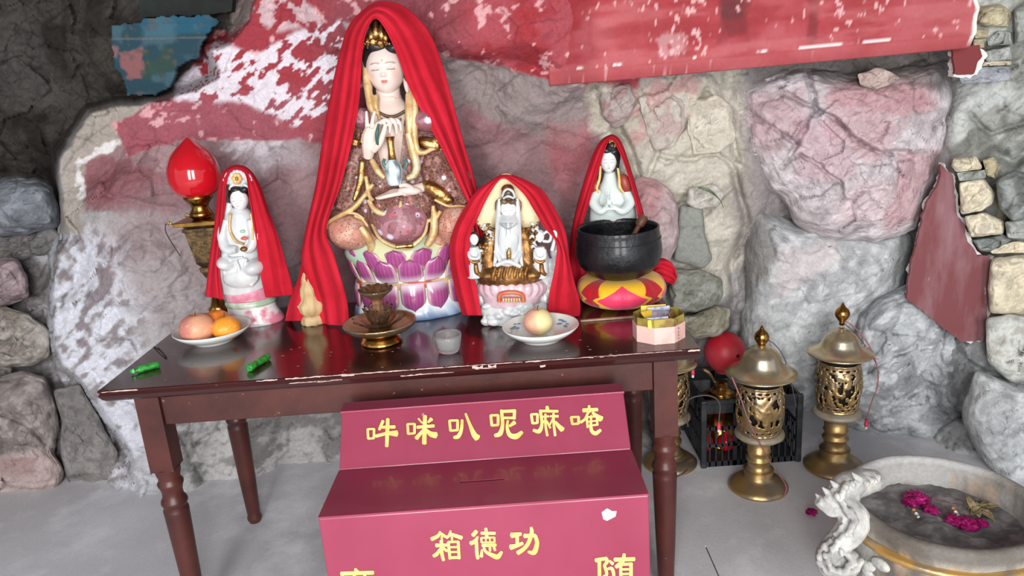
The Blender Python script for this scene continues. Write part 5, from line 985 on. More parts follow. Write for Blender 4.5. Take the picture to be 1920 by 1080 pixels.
# knotted tail of that cloth beside the cushion
def tail():
    b = MB(); pts = [(1222, 505, 2.37), (1238, 500, 2.35), (1256, 512, 2.34), (1266, 526, 2.34)]; W_ = [16, 15, 16, 8]; R = spline(np.array([list(p)+[w] for p, w in zip(pts, W_)]), 30); n = 15
    V = np.zeros((30, n, 3)); s = np.linspace(-1, 1, n)
    for i, (px, py, Y, w) in enumerate(R): V[i] = P(px-s*w*.35, py+s*w, Y+.008*np.sin(s*6+i*.2)-.004*np.abs(s)*math.sin(i*.5))
    o = obj('cloth_tail', V.reshape(-1, 3), grid(30, n), CLOTH); solid(o, .004); tag(o, 'crumpled red cloth end sticking out right of the patchwork cushion', 'cloth')
tail()

# ------------------------------------------------------------------ red bud lamp on its gilt stand, far left of the table
BRASS = mat('polished_brass', (206, 160, 84), rough=.22, metal=1, var=(150, 108, 56), vs=14, bump=.06, bs=40)
BRASSD = mat('dusty_brass', (190, 158, 106), rough=.36, metal=.85, var=(156, 144, 128), vs=9, thr=(.42, .62), bump=.15, bs=50)
DUSTY = mat('dust_grey_brass', (170, 162, 148), rough=.6, metal=.45, var=(150, 124, 84), vs=10, thr=(.45, .65), bump=.2, bs=60)
REDB = mat('red_glossy_bulb', (190, 20, 34), rough=.12, coat=.6, spec=.5)
YL = 2.41; lc = P(412, 588, YL); xl = float(lc[0]); lampL = empty('altar_lamp', (xl, YL, .78), 'red bud-shaped lamp on a gilt stand behind the leftmost white statue', 'lamp')
sL = mpp(365, 400, YL)
def zl(py, Y=YL, x=370): return float(P(x, py, Y)[2])
zt, zbm = zl(256), zl(368); hB = zt-zbm; zc = zbm+hB*.42; pr = []
for t in np.linspace(-1, 1, 40):
    if t < 0: r = math.sqrt(max(0, 1-(t)**2)) if t > -.93 else .36
    else: r = math.sqrt(max(0, 1-t**2))*(1-.55*t**1.6)+.02*(t < .98)
    pr.append((max(r, .0)*47*sL, zbm+(t+1)/2*hB-.78 if t < 0 else zbm+(t+1)/2*hB-.78))
pr = [(47*sL*q, zbm-.78+h_*hB) for q, h_ in [(.42, 0), (.62, .02), (.80, .08), (.92, .17), (.985, .27), (1, .36), (.985, .46), (.93, .55), (.84, .64), (.71, .73), (.54, .81), (.36, .88), (.18, .945), (.07, .98), (.0005, 1)]]
q = spline(np.array(pr), 60); q[:, 0] = np.abs(q[:, 0])
b = MB(); b.lathe(q, (xl, YL, .78), 48); b.obj('bulb', REDB, lampL)
z0 = lambda py: zl(py)-.78
b = MB(); b.lathe([(13*sL, z0(412)), (22*sL, z0(404)), (20*sL, z0(398)), (15*sL, z0(390)), (17*sL, z0(382)), (26*sL, z0(372)), (27*sL, z0(366)), (15*sL, z0(366))], (xl, YL, .78), 36); b.obj('collar', BRASS, lampL)
# square openwork lantern body tapering down, under a flat plate with hooked corners
b = MB(); w1 = 40*sL; b.box((xl-w1, YL-w1, zl(418)), (xl+w1, YL+w1, zl(410))); o = b.obj('top_plate', BRASS, lampL, smooth=False); bevel(o, .002)
b = MB()
def frust(za, wa, zb, wb):
    v = [(xl-wa, YL-wa, za), (xl+wa, YL-wa, za), (xl+wa, YL+wa, za), (xl-wa, YL+wa, za), (xl-wb, YL-wb, zb), (xl+wb, YL-wb, zb), (xl+wb, YL+wb, zb), (xl-wb, YL+wb, zb)]
    b.add(v, [(3, 2, 1, 0), (4, 5, 6, 7)]+[(i, (i+1) % 4, 4+(i+1) % 4, 4+i) for i in range(4)])
frust(zl(490), 19*sL, zl(430), 27*sL); frust(zl(430), 30*sL, zl(424), 30*sL); frust(zl(424), 24*sL, zl(418), 30*sL); frust(zl(500), 12*sL, zl(490), 20*sL); frust(zl(508), 16*sL, zl(500), 16*sL); frust(zl(520), 10*sL, zl(508), 15*sL)
o = b.obj('lantern_body', mat('dark_bronze', (120, 96, 62), rough=.4, metal=.6, var=(70, 56, 40), vs=50, thr=(.4, .6), bump=.6, bs=60), lampL, smooth=False); bevel(o, .0015)
for i in range(4):
    b = MB(); sx_, sy_ = [(-1, -1), (1, -1), (1, 1), (-1, 1)][i]; p0 = np.array([xl+sx_*w1, YL+sy_*w1, zl(411)])
    b.tube([p0, p0+[sx_*.008, 0, .008], p0+[sx_*.014, 0, -.004]], .0028, 8, 10); b.obj('corner_hook', BRASS, lampL)
b = MB(); b.lathe([(8*sL, z0(530)), (7*sL, z0(520)), (9*sL, z0(545)), (7*sL, z0(560))][::-1], (xl, YL, .78), 24); b.lathe([(25*sL, 0), (27*sL, .006), (24*sL, .014), (18*sL, .024), (20*sL, .034), (14*sL, .044), (8*sL, z0(555))], (xl, YL, .78), 36); b.obj('foot', BRASS, lampL)
wire = MB(); p0 = np.array([xl-w1-.014, YL-w1, zl(412)]); wire.tube([p0, p0+[-.006, 0, .004], p0+[-.010, .004, -.03], P(338, 480, YL-.03)], .0015, 6, 14); wire.obj('hanging_wire', mat('dark_wire', (50, 46, 46), rough=.6), lampL)

# ------------------------------------------------------------------ plates and fruit
PLATE = mat('white_plate_glaze', (228, 232, 230), rough=.18, coat=.6)
def plate(px_, py_, Yc, rpx, name, label, deco=False):
    c = P(px_, py_, Yc); r = rpx*mpp(px_, py_, Yc); x = float(c[0]); y = Yc
    e = empty(name, (x, y, .78), label, 'plate')
    b = MB(); b.lathe([(r*.02, .006), (r*.42, .006), (r*.45, 0), (r*.52, 0), (r*.53, .006), (r*.72, .014), (r*.90, .028), (r, .040), (r*.995, .043), (r*.97, .041), (r*.88, .032), (r*.70, .018), (r*.50, .011), (r*.001, .010)], (x, y, .78), 72); b.obj('dish', PLATE, e)
    if deco:
        BL = mat('cobalt_print', (104, 136, 190), rough=.3); GN = mat('green_print', (130, 150, 120), rough=.3); k_ = random.Random(4)
        for a0 in (.55, 2.6, -1.9):
            d = MB(); g_ = MB()
            for i in range(9):
                a = a0+k_.uniform(-.28, .28); rr_ = r*k_.uniform(.72, .86); zz = .78+.018+(rr_/r-.7)*.0805+.0013; s_ = k_.uniform(.0035, .006)
                for k in range(5):
                    t = 2*math.pi*k/5; (d if i % 3 else g_).ell((x+rr_*math.cos(a)+s_*math.cos(t), y+rr_*math.sin(a)+s_*math.sin(t), zz), (s_*.7, s_*.7, .0008), 8, 5)
            d.obj('printed_flower', BL, e); g_.obj('printed_leaf', GN, e)
    return x, y, r
def fruit(x, y, z, r, name, label, base, blush, stemc=(90, 60, 40), squash=.92, dim=.25, seam=False, tilt=0, grp=None):
    n = 48; a, t = np.meshgrid(np.linspace(0, 2*math.pi, n, endpoint=False), np.linspace(-math.pi/2, math.pi/2, 36), indexing='ij')
    R = 1-.0*a; rho = np.cos(t)*(1+.05*np.cos(t)); zz = np.sin(t)*squash-dim*.55*np.exp(-(np.cos(t)/.22)**2)*np.sign(np.sin(t))*(np.sin(t) > 0)-.05*np.exp(-(np.cos(t)/.2)**2)*(np.sin(t) < 0)*-1
    if seam: rho = rho*(1-.06*np.exp(-((a-4.4)/.16)**2))
    V = np.stack([rho*np.cos(a), rho*np.sin(a), zz], -1)*r
    V = V@rotm('Y', tilt).T+np.array([x, y, z+r*squash*.97]); w = V*[1, 1, 1]; nn = fbm(w*[40, 40, 14], 4)
    c = lin(base)+0*V; c = lay(c, sm(-(np.cos(a-3.5))*-1+nn*.7, .1, .9)*.85, blush); c = lay(c, sm(fbm(w*190, 2), .35, .5)*.3, (240, 220, 180))
    e = empty(name, (x, y, z), label, 'fruit', grp)
    obj('fruit_body', V.reshape(-1, 3), grid(n, 36, cu=True), FRM, e, col=c.reshape(-1, 3))
    b = MB(); top = np.array([0, 0, squash-dim*.45])*r@rotm('Y', tilt).T+np.array([x, y, z+r*squash*.97]); b.tube([top-[0, 0, .004], top+[.001, 0, .006], top+[.003, 0, .012]], .0014, 6, 6); b.obj('stem', mat('fruit_stem', stemc, rough=.7), e)
FRM = mat('fruit_skin', None, rough=.4, vcol=True, spec=.4)
x, y, r = plate(400, 628, 2.165, 70, 'fruit_plate', 'white plate holding a pinkish fruit and two oranges on the left')
q = mpp(370, 610, 2.12)
fruit(float(P(371, 620, 2.125)[0]), 2.125, .792, 31*q, 'pink_apple', 'pinkish orange apple on the left of the left plate', (222, 164, 132), (196, 120, 112), grp=None)
fruit(float(P(424, 615, 2.13)[0]), 2.130, .793, 25*q, 'orange', 'bright orange in front on the left plate', (244, 160, 52), (240, 146, 40), squash=.93, dim=.08)
fruit(float(P(407, 612, 2.185)[0]), 2.190, .793, 26*q, 'orange', 'darker orange tucked behind the others on the left plate', (232, 132, 48), (222, 116, 44), squash=.93, dim=.08)
x, y, r = plate(1014, 622, 1.975, 72, 'fruit_plate', 'white plate with blue printed flowers and one pale fruit, right of centre', True)
fruit(float(P(1009, 605, 1.985)[0]), 1.985, .791, 26.5*mpp(1009, 605, 1.985), 'pale_apple', 'pale yellow apple with a pink blush alone on its plate', (228, 214, 160), (220, 150, 138), squash=.98, dim=.22)

# ------------------------------------------------------------------ gilt footed tray and the amber glass lotus on it
xt, yt = float(P(716, 640, 2.04)[0]), 2.04; st_ = mpp(716, 620, 2.04); tray = empty('footed_tray', (xt, yt, .78), 'gilt footed offering tray in front of the tallest statue', 'tray')
b = MB(); R_ = 68*st_
b.lathe([(.001, .0), (.40*R_, 0), (.56*R_, .001), (.57*R_, .007), (.52*R_, .012), (.50*R_, .020), (.40*R_, .026), (.30*R_, .030), (.30*R_, .036)], (xt, yt, .78), 64); b.obj('foot', BRASS, tray)
b = MB(); b.lathe([(.28*R_, .034), (.60*R_, .037), (.86*R_, .044), (.97*R_, .054), (R_, .062), (1.0*R_, .066), (.97*R_, .064), (.92*R_, .056), (.80*R_, .049), (.5*R_, .044), (.001, .042)], (xt, yt, .78), 72, mod=lambda R, a, Z: R*(1+.008*np.sin(a*24)*(R > R_*.8))); b.obj('dish', mat('tray_gilt', (190, 156, 104), rough=.25, metal=.9, var=(196, 186, 160), vs=18, thr=(.45, .6), bump=.3, bs=50), tray)
AMB = mat('amber_glass', (250, 238, 220), rough=.06, trans=.98, ior=1.3, var=(206, 176, 140), vs=30, bump=.1, bs=40)
lot = empty('glass_lotus', (xt, yt, .822), 'smoky amber glass lotus holder standing on the gilt footed tray', 'candle holder')
def glasspetal(a, r0, h, w, lean, z):
    n1, n2 = 9, 9; u, v = np.meshgrid(np.linspace(-1, 1, n1), np.linspace(0, 1, n2), indexing='ij'); ww = w*np.sin(math.pi*np.clip(.1+.86*v, 0, 1))**.7
    q = np.stack([u*ww, r0+v*lean+.0*u-(1-u*u)*-.004, z+h*v-.0*u], -1); q = q@np.array(Matrix.Rotation(a, 3, 'Z')).T+np.array([xt, yt, 0]); return q.reshape(-1, 3), grid(n1, n2)
for (z, nP, r0, h, w, lean) in ((.826, 12, .024, .032, .017, .050), (.83, 10, .014, .060, .016, .026), (.912, 10, .010, .034, .016, .034)):
    for k in range(nP):
        v, f = glasspetal(2*math.pi*(k+.3*(nP == 8))/nP, r0, h, w, lean, z); o = obj('petal', v, f, AMB, lot); solid(o, .0022)
b = MB(); b.lathe([(.001, 0), (.034, .002), (.032, .010), (.016, .018), (.012, .040), (.018, .052), (.013, .066), (.016, .086), (.030, .098), (.046, .110), (.050, .118), (.042, .116), (.016, .100), (.001, .098)], (xt, yt, .824), 36); b.obj('stem_and_cup', mat('smoky_amber', (196, 164, 130), rough=.1, trans=.85, ior=1.4, var=(196, 160, 110), vs=40), lot)
# small drinking glass
GLASS = mat('clear_glass', (240, 242, 242), rough=.12, trans=.86, ior=1.3)
xg, yg = float(P(842, 655, 1.925)[0]), 1.925; sg = mpp(842, 650, 1.925)
b = MB(); b.lathe([(.001, 0), (17*sg, 0), (20*sg, .004), (23.5*sg, .020), (25*sg, .040), (25.5*sg, .052), (24.3*sg, .052), (23.5*sg, .040), (21.8*sg, .020), (17*sg, .008), (.001, .007)], (xg, yg, .7802), 48, mod=lambda R, a, Z: R*(1+.012*np.sin(a*10)*(Z < .04)*(Z > .004)))
o = b.obj('drinking_glass', GLASS, label='small clear drinking glass between the gilt tray and the flowered plate', cat='glass')

# ------------------------------------------------------------------ green rolls, black twig, stick
GRN = mat('green_foil', (52, 168, 62), rough=.25, var=(28, 110, 44), vs=60, coat=.3, bump=.5, bs=90)
def roll(p0, p1, r, label, flare=True):
    a = PZ(*p0, .78+r); c = PZ(*p1, .78+r); d = c-a; L_ = np.linalg.norm(d); d /= L_; e = empty('green_vial', tuple((a+c)/2-[0, 0, r]), label, 'vial')
    side = np.cross(d, [0, 0, 1]); up = np.cross(side, d); prof = [(.55, 0), (.8, .0), (1.0, .04), (1.0, .70), (.85, .78), (.5, .84), (.5, .9), (.62, .93), (.62, 1), (.35, 1)] if flare else [(.6, 0), (.9, .0), (1, .05), (1, .30), (.92, .32), (1, .34), (1, .62), (.92, .64), (1, .66), (1, .95), (.8, 1), (.5, 1)]
    n = 24; V = []
    for q, t in prof:
        for k in range(n): th = 2*math.pi*k/n; V.append(a+d*L_*t+(side*math.cos(th)+up*math.sin(th))*q*r)
    f = [tuple(q) for q in grid(len(prof), n, cv=True)]+[tuple(range(n)), tuple((len(prof)-1)*n+i for i in range(n))[::-1]]; obj('glass_tube', V, f, GRN, e)
    b = MB(); t0, t1 = (.9, 1.02) if flare else (-.02, .1); pts = [a+d*L_*t0, a+d*L_*t1]; b.tube(pts, r*.7, 16); b.obj('cap', mat('pale_green_foil', (90, 206, 110), rough=.3), e)
roll((298, 683), (246, 697), .0095, 'green glass vial lying near the left edge of the table'); roll((502, 668), (466, 691), .0105, 'green glass vial lying near the front edge below the leftmost white statue', False)
tw = empty('twig', tuple(PZ(302, 660, .78)), 'thin dark forked twig near the left edge of the table', 'twig')
TWM = mat('twig_dark', (40, 34, 32), rough=.8)
b = MB(); b.tube([PZ(288, 650, .781), PZ(300, 658, .786), PZ(312, 672, .7815)], .0014, 6, 8); b.obj('main_stem', TWM, tw); b = MB(); b.tube([PZ(296, 651, .782), PZ(305, 660, .784), PZ(313, 670, .782)], .001, 6, 8); b.obj('side_stem', TWM, tw)
b = MB(); a = PZ(1088, 601, .784); c = PZ(1192, 593, .784); d = (c-a)/np.linalg.norm(c-a); nrm = np.array([-d[1], d[0], 0])
b.add([a-nrm*.005-[0, 0, .0035], c-nrm*.005-[0, 0, .0035], c+nrm*.005-[0, 0, .0035], a+nrm*.005-[0, 0, .0035], a-nrm*.005+[0, 0, .002], c-nrm*.005+[0, 0, .002], c+nrm*.005+[0, 0, .002], a+nrm*.005+[0, 0, .002]], [(3, 2, 1, 0), (4, 5, 6, 7), (0, 1, 5, 4), (1, 2, 6, 5), (2, 3, 7, 6), (3, 0, 4, 7)])
o = b.obj('wooden_stick', mat('pale_stick', (176, 150, 128), rough=.7, var=(150, 120, 100), vs=30), smooth=False, label='pale flat wooden stick lying in front of the patchwork cushion', cat='stick'); bevel(o, .001)

# ------------------------------------------------------------------ black bowl on its patchwork cushion, with the striker
xc, yc = float(P(1166, 585, 2.255)[0]), 2.262; sc_ = mpp(1166, 560, 2.255)
cush = empty('patchwork_cushion', (xc, yc, .78), 'round red, yellow and pink patchwork cushion under the black bowl', 'cushion')
def cushion():
    n, k = 320, 90; Rr, hh = 84*sc_, .098; a = np.linspace(0, 2*math.pi, n, endpoint=False)[None]; t = np.linspace(0, math.pi, k)[:, None]
    R = Rr*(.60+.40*np.sin(t)**.8)*np.where(t < .001, 1, 1); R = Rr*np.sin(np.clip(t, 0, math.pi))**.45; Z = hh/2-np.cos(t)*hh/2*1.0; Z = .78+hh/2+(-np.cos(t))*hh/2*(1-.0*t)
    pk = np.abs(np.sin(a*4+.35)); R = R*(1-.035*(1-pk)**3*np.sin(t)); V = np.stack([xc+R*np.cos(a), yc+R*np.sin(a), Z+0*a-.014*np.exp(-(R/(Rr*.65))**2)*(t > 1.6)], -1)
    ang = ((a+math.pi/2)+.12+math.pi/4) % (math.pi/2)-math.pi/4; v = (Z-.78)/hh; v = v+0*a; ang = ang+0*v
    dm = np.abs(ang)/(.62)+np.abs(v-.42)/.52
    c = lin((246, 192, 40))+0*V; c = lay(c, (dm < .93)*1., (238, 62, 104)); ang2 = ((a+math.pi/2)+.12) % (math.pi/2)-math.pi/4+0*v; d2 = np.abs(ang2)/.36+np.abs(v-.5)/.62*.55+.0; c = lay(c, ((d2 < .86) & (dm > 1.12))*1., (188, 22, 40))
    b = MB(); b.add(V.reshape(-1, 3), [tuple(q) for q in grid(k, n, cv=True)][::1]); return obj('cover', V.reshape(-1, 3), grid(k, n, cv=True), mat('satin_patchwork', None, rough=.45, vcol=True, bump=.25, bs=25, sheen=.2), cush, col=c.reshape(-1, 3))
cushion()
BLK = mat('black_hammered_iron', (26, 27, 30), rough=.30, metal=.35, var=(40, 42, 46), vs=16, bump=.5, bs=34, coat=.2)
zb0 = .862; yb = 2.262; xb = float(P(1160, 470, yb)[0]); sb = mpp(1160, 470, yb); ztop = float(P(1160, 424, yb)[2]); hb = ztop-zb0
bowl = empty('singing_bowl', (xb, yb, zb0), 'large black hammered metal bowl on the patchwork cushion', 'bowl')
b = MB(); R_ = 80*sb
b.lathe([(.001, 0), (.35*R_, .0), (.58*R_, .06*hb), (.80*R_, .16*hb), (.94*R_, .30*hb), (1.0*R_, .48*hb), (1.0*R_, .62*hb), (.97*R_, .80*hb), (.945*R_, .93*hb), (.955*R_, .985*hb), (.94*R_, hb), (.90*R_, .985*hb), (.905*R_, .92*hb), (.93*R_, .78*hb), (.955*R_, .60*hb), (.95*R_, .46*hb), (.88*R_, .28*hb), (.7*R_, .14*hb), (.3*R_, .05*hb), (.001, .045*hb)], (xb, yb, zb0), 80); b.obj('bowl_body', BLK, bowl)
b = MB(); b.lathe([(.978*R_, .765*hb), (.990*R_, .775*hb), (.984*R_, .79*hb)], (xb, yb, zb0), 80, cap=False); b.obj('engraved_line', BLK, bowl)
stk = empty('striker', tuple(P(1205, 440, yb+.02)), 'brown wooden striker leaning inside the black bowl', 'striker'); WBR = mat('striker_wood', (112, 70, 52), rough=.5, var=(84, 50, 40), vs=20)
b = MB(); p1 = P(1203, 415, yb+.04); p0 = np.array([xb-.01, yb+.0, zb0+.035]); b.tube([p0, p1], .008, 12, 10); b.obj('handle', WBR, stk)
b = MB(); d = (p1-p0)/np.linalg.norm(p1-p0); b.tube([p1-d*.018, p1-d*.010, p1+d*.014, p1+d*.020], [.010, .0155, .0155, .010], 18); b.obj('striker_head', WBR, stk)

# ------------------------------------------------------------------ eight-sided pink box with yellow packets
xo, yo = float(P(1235, 630, 1.925)[0]), 1.925; so = mpp(1235, 630, 1.925); ob = empty('octagonal_box', (xo, yo, .78), 'pink eight-sided box full of yellow packets at the right end of the table', 'box')
def octo(r, a0=math.pi/8+.05): return [(xo+r*math.cos(a0+k*math.pi/4)*1.0, yo+r*math.sin(a0+k*math.pi/4)*.92) for k in range(8)]
Ro = 49*so; hO = .047
PINKC = mat('pink_card', (226, 186, 178), rough=.6, var=(206, 160, 150), vs=14, thr=(.5, .7), var2=(120, 84, 84), vs2=50, thr2=(.69, .75))
def ring(r0, r1, z0_, z1_, nm, mt):
    o_, i_ = octo(r0), octo(r1); v = [(x, y, z0_) for x, y in o_]+[(x, y, z1_) for x, y in o_]+[(x, y, z1_) for x, y in i_]+[(x, y, z0_+.002) for x, y in i_]
    f = [(i, (i+1) % 8, 8+(i+1) % 8, 8+i) for i in range(8)]+[(8+i, 8+(i+1) % 8, 16+(i+1) % 8, 16+i) for i in range(8)]+[(16+i, 16+(i+1) % 8, 24+(i+1) % 8, 24+i) for i in range(8)]+[tuple(range(8))[::-1], tuple(range(24, 32))]
    return obj(nm, v, f, mt, ob, smooth=False)
ring(Ro, Ro-.002, .78, .78+hO, 'outer_case', PINKC); ring(Ro-.0025, Ro-.0045, .784, .78+hO+.022, 'inner_rim', mat('olive_gold_foil', (176, 158, 74), rough=.35, metal=.35, var=(126, 96, 60), vs=18, thr=(.45, .6)))
# small printed characters down one side of the case
c8 = octo(Ro+.0006); pa, pb = np.array(c8[6]), np.array(c8[7]); ed = (pb-pa)/np.linalg.norm(pb-pa); b = MB()
for r_ in range(4):
    cx, cz = pa+ed*np.linalg.norm(pb-pa)*.35, .78+hO*(.80-.2*r_)
    for dx, dz, w, h_ in ((0, .0024, .006, .0009), (0, -.0003, .0048, .0008), (0, -.0026, .006, .0009), (0, 0, .0008, .006), (-.0024, -.0012, .0008, .0026), (.0024, -.0012, .0008, .0026))[(r_ % 2):]:
        q = [cx+ed*(dx-w/2), cx+ed*(dx+w/2)]; b.add([(q[0][0], q[0][1], cz+dz-h_/2), (q[1][0], q[1][1], cz+dz-h_/2), (q[1][0], q[1][1], cz+dz+h_/2), (q[0][0], q[0][1], cz+dz+h_/2)], [(0, 1, 2, 3)])
b.obj('printed_characters', mat('brown_print', (120, 72, 72), rough=.6), ob, smooth=False)
YEL = mat('yellow_packet', (240, 208, 84), rough=.35, var=(226, 176, 50), vs=30); SIL = mat('silver_packet', (196, 198, 214), rough=.3, metal=.3, var=(120, 124, 150), vs=40)
for i, (dx, dy, dz, rz, rx, w, h_, mt, lb) in enumerate([(-.006, -.052, .052, 2, 4, .068, .024, YEL, 'yellow packet in the front of the pink box'), (-.008, -.030, .053, 3, 20, .06, .020, SIL, 'silver packet standing second in the pink box'), (.004, .006, .056, -24, 62, .05, .03, SIL, 'silver packet lying slanted across the middle of the pink box'),
     (-.026, .012, .058, 30, 50, .036, .024, YEL, 'small yellow packet at the left of the pink box'), (.008, .036, .060, 4, 10, .064, .022, SIL, 'pale silver packet at the back of the pink box'), (-.004, .046, .062, 0, 8, .07, .022, YEL, 'yellow packet at the very back of the pink box'), (.038, .004, .055, 60, 20, .04, .02, mat('brown_packet', (140, 104, 64), rough=.4), 'brown packet at the right of the pink box')]):
    b = MB(); M_ = rotm('Z', rz)@rotm('X', -rx); v = np.array([[a_*w/2, b_*.002, c_*h_/2] for a_ in (-1, 1) for b_ in (-1, 1) for c_ in (-1, 1)])@M_.T+np.array([xo+dx, yo+dy, .784+dz]); b.add(v, [(0, 1, 3, 2), (4, 6, 7, 5), (0, 4, 5, 1), (2, 3, 7, 6), (0, 2, 6, 4), (1, 5, 7, 3)])
    o = b.obj('packet', mt, smooth=False, label=lb, cat='packet', group='packets in the pink box'); bevel(o, .0015)

ZMIN = None
# ------------------------------------------------------------------ brass lanterns on the floor
def barrel(name, c, r, z0_, z1_, seed, par):
    nu_, nv_ = 132, 74; a = np.linspace(0, 2*math.pi, nu_, endpoint=False); t = np.linspace(0, 1, nv_); A_, T_ = np.meshgrid(a, t, indexing='ij')
    rad = r*(.86+.14*np.sin(math.pi*T_)); n1 = fbm(np.stack([np.cos(A_)*3+seed, np.sin(A_)*3, T_*4], -1), 3)
    P_ = np.stack([np.cos(A_)*3.4+seed, np.sin(A_)*3.4, T_*5.2+.6*np.sin(A_*3)], -1); rg = ridge(P_, 2, .5)
    scales = np.abs(np.sin(A_*9+((T_*16).astype(int) % 2)*math.pi/2))*np.abs(np.sin(T_*16*math.pi))
    hole = np.where((T_ > .84) | (T_ < .16), scales > .62, (rg < .27) & (fbm(P_*2.6+4, 2) < .32)); hole &= (T_ > .05) & (T_ < .95)
    rad = rad+np.where(hole, 0, .0035*np.clip(rg, 0, 1))+.0025*((T_ < .03) | (T_ > .97))
    V = np.stack([c[0]+rad*np.cos(A_), c[1]+rad*np.sin(A_), z0_+(z1_-z0_)*T_], -1).reshape(-1, 3); F = grid(nu_, nv_, cu=True); hf = hole.ravel()[F].sum(1) < 3
    o = obj(name, V, F[hf], BRASSD, par); solid(o, .004, -1); return o
HATM = mat('dusty_pale_brass', (214, 196, 152), rough=.27, metal=.85, var=(176, 168, 152), vs=7, thr=(.45, .62), bump=.10, bs=40)
BARREL_SHADE = mat('barrel_shade_dark', (26, 20, 16), rough=.8)
def lantern(px, pyb, Yc, pys, rs, label, seed, tiltp=0, dusty=True):
    """pys: rows of knob top, knob bottom, hat top, hat brim, barrel top, barrel bottom, collar, base top, base bottom"""
    c = P(px, pyb, Yc); s = mpp(px, pyb, Yc); x = float(PZ(px, pyb, 0)[0]); x = float(c[0]); e = empty('brass_lantern', (x, Yc, 0), label, 'lantern', None)
    zz = lambda py: float(P(px, py, Yc)[2]); k0, k1, h0, h1, b0, b1, cl, bt = [zz(p) for p in pys]; C_ = (x, Yc, 0); rk, rh, rb, rc, rst, rbs = [q*s for q in rs]
    b = MB(); b.lathe([(rk*.35, k1-.012), (rk*.35, k1), (rk*.55, k1+.006), (rk*.95, k1+.3*(k0-k1)), (rk, k1+.45*(k0-k1)), (rk*.8, k1+.62*(k0-k1)), (rk*.35, k1+.78*(k0-k1)), (rk*.22, k1+.88*(k0-k1)), (.0005, k0)], C_, 28); b.obj('finial', BRASS, e)
    hh = h0-h1; b = MB(); b.lathe([(rh*.93, h1-.004), (rh*1.0, h1), (rh*1.0, h1+.004), (rh*.84, h1+.10*hh), (rh*.66, h1+.27*hh), (rh*.57, h1+.46*hh), (rh*.52, h1+.66*hh), (rh*.44, h1+.84*hh), (rh*.30, h1+.95*hh), (rh*.29, h0), (rh*.22, h0+.004), (rh*.16, h0+.010), (rk*.35, h0+.012)], C_, 64, cap=False); o = b.obj('hat_shade', HATM, e); solid(o, .003, -1)
    barrel('pierced_barrel', C_, rb, b1, b0, seed, e)
    b = MB(); b.lathe([(rst, cl-.030), (rst*1.15, cl-.022), (rc*.86, cl-.014), (rc, cl-.004), (rc, cl+.004), (rc*.9, cl+.010), (rb*.88, cl+.014), (rb*.8, b1+.002), (.001, b1+.003)], C_, 48); b.obj('collar', DUSTY, e)
    H_ = cl-.03; b = MB(); b.lathe([(rst*1.25, bt), (rst*.98, bt+.10*(H_-bt)), (rst*.92, bt+.30*(H_-bt)), (rst*1.10, bt+.36*(H_-bt)), (rst*1.12, bt+.41*(H_-bt)), (rst*.92, bt+.46*(H_-bt)), (rst*.95, bt+.62*(H_-bt)), (rst*1.06, bt+.66*(H_-bt)), (rst*.98, bt+.70*(H_-bt)), (rst*1.0, H_)], C_, 36); b.obj('stem', BRASSD, e)
    b = MB(); b.lathe([(rbs*.96, 0), (rbs, .004), (rbs, .010), (rbs*.90, .020), (rbs*.66, .030+.12*bt), (rbs*.46, .62*bt), (rst*1.3, bt)], C_, 56); b.obj('base', BRASSD, e)
    b = MB(); b.lathe([(rb*.70, b1+.004), (rb*.82, b1+.5*(b0-b1)), (rb*.70, b0-.004)], C_, 28); b.obj('inner_shade', BARREL_SHADE, e)  # dark cylinder added as painted shade, so the pierced holes look black
    return e, x
L1, xl1 = lantern(1421, 918, 2.39, (610, 648, 652, 700, 716, 806, 812, 878), (13, 62, 42, 44, 21, 54), 'front brass lantern with a pierced barrel, standing before the black crate', 1.3)
L2, xl2 = lantern(1563, 878, 2.49, (568, 604, 622, 662, 676, 764, 772, 840), (13, 56, 39, 42, 21, 54), 'rear brass lantern with a pierced barrel, standing right of the crate by the rock', 5.1)
L3, xl3 = lantern(1256, 885, 2.60, (600, 630, 645, 682, 694, 772, 780, 846), (12, 50, 36, 38, 20, 50), 'brass lantern mostly hidden behind the right table leg', 8.7)
WR = mat('pink_wire', (176, 96, 100), rough=.6, var=(120, 96, 90), vs=30); WRG = mat('grey_wire', (84, 78, 78), rough=.6)
def wireobj(pts, r, m1, label, plug=None, pm=None):
    b = MB(); q = np.array([P(*p) for p in pts]); q[:, 2] = np.maximum(q[:, 2], r+.0005); e = empty('lamp_wire', tuple(q[-1]), label, 'wire'); b.tube(q, r, 7, len(pts)*8); b.obj('cord', m1, e)
    if plug:
        b = MB(); d = np.array([0, 0, -1.]); b.tube([q[-1], q[-1]+d*.012, q[-1]+d*.030], [.004, .0065, .0075], 12); b.obj('connector', pm, e)
        b = MB(); b.tube([q[-1]+d*.030, q[-1]+d*.042], .005, 10); b.obj('pin', WHT, e)
WHT = mat('white_plastic', (232, 228, 226), rough=.4); PKP = mat('pink_red_plastic', (206, 60, 84), rough=.4)
wireobj([(1372, 706, 2.30), (1388, 745, 2.29), (1404, 790, 2.285), (1424, 830, 2.30), (1440, 860, 2.31), (1458, 885, 2.30), (1474, 912, 2.30), (1470, 935, 2.31)], .0026, WR, 'pink and brown wire hanging down the front of the front lantern to the floor')
wireobj([(1580, 600, 2.55), (1600, 612, 2.53), (1625, 640, 2.52), (1643, 680, 2.52), (1646, 720, 2.53), (1634, 755, 2.53), (1625, 785, 2.53)], .0024, WR, 'pink wire hanging from the top of the rear lantern, ending in a connector', True, PKP)
wireobj([(1578, 602, 2.54), (1608, 630, 2.53), (1638, 672, 2.53), (1648, 700, 2.54)], .0018, WRG, 'grey wire looped from the top of the rear lantern')
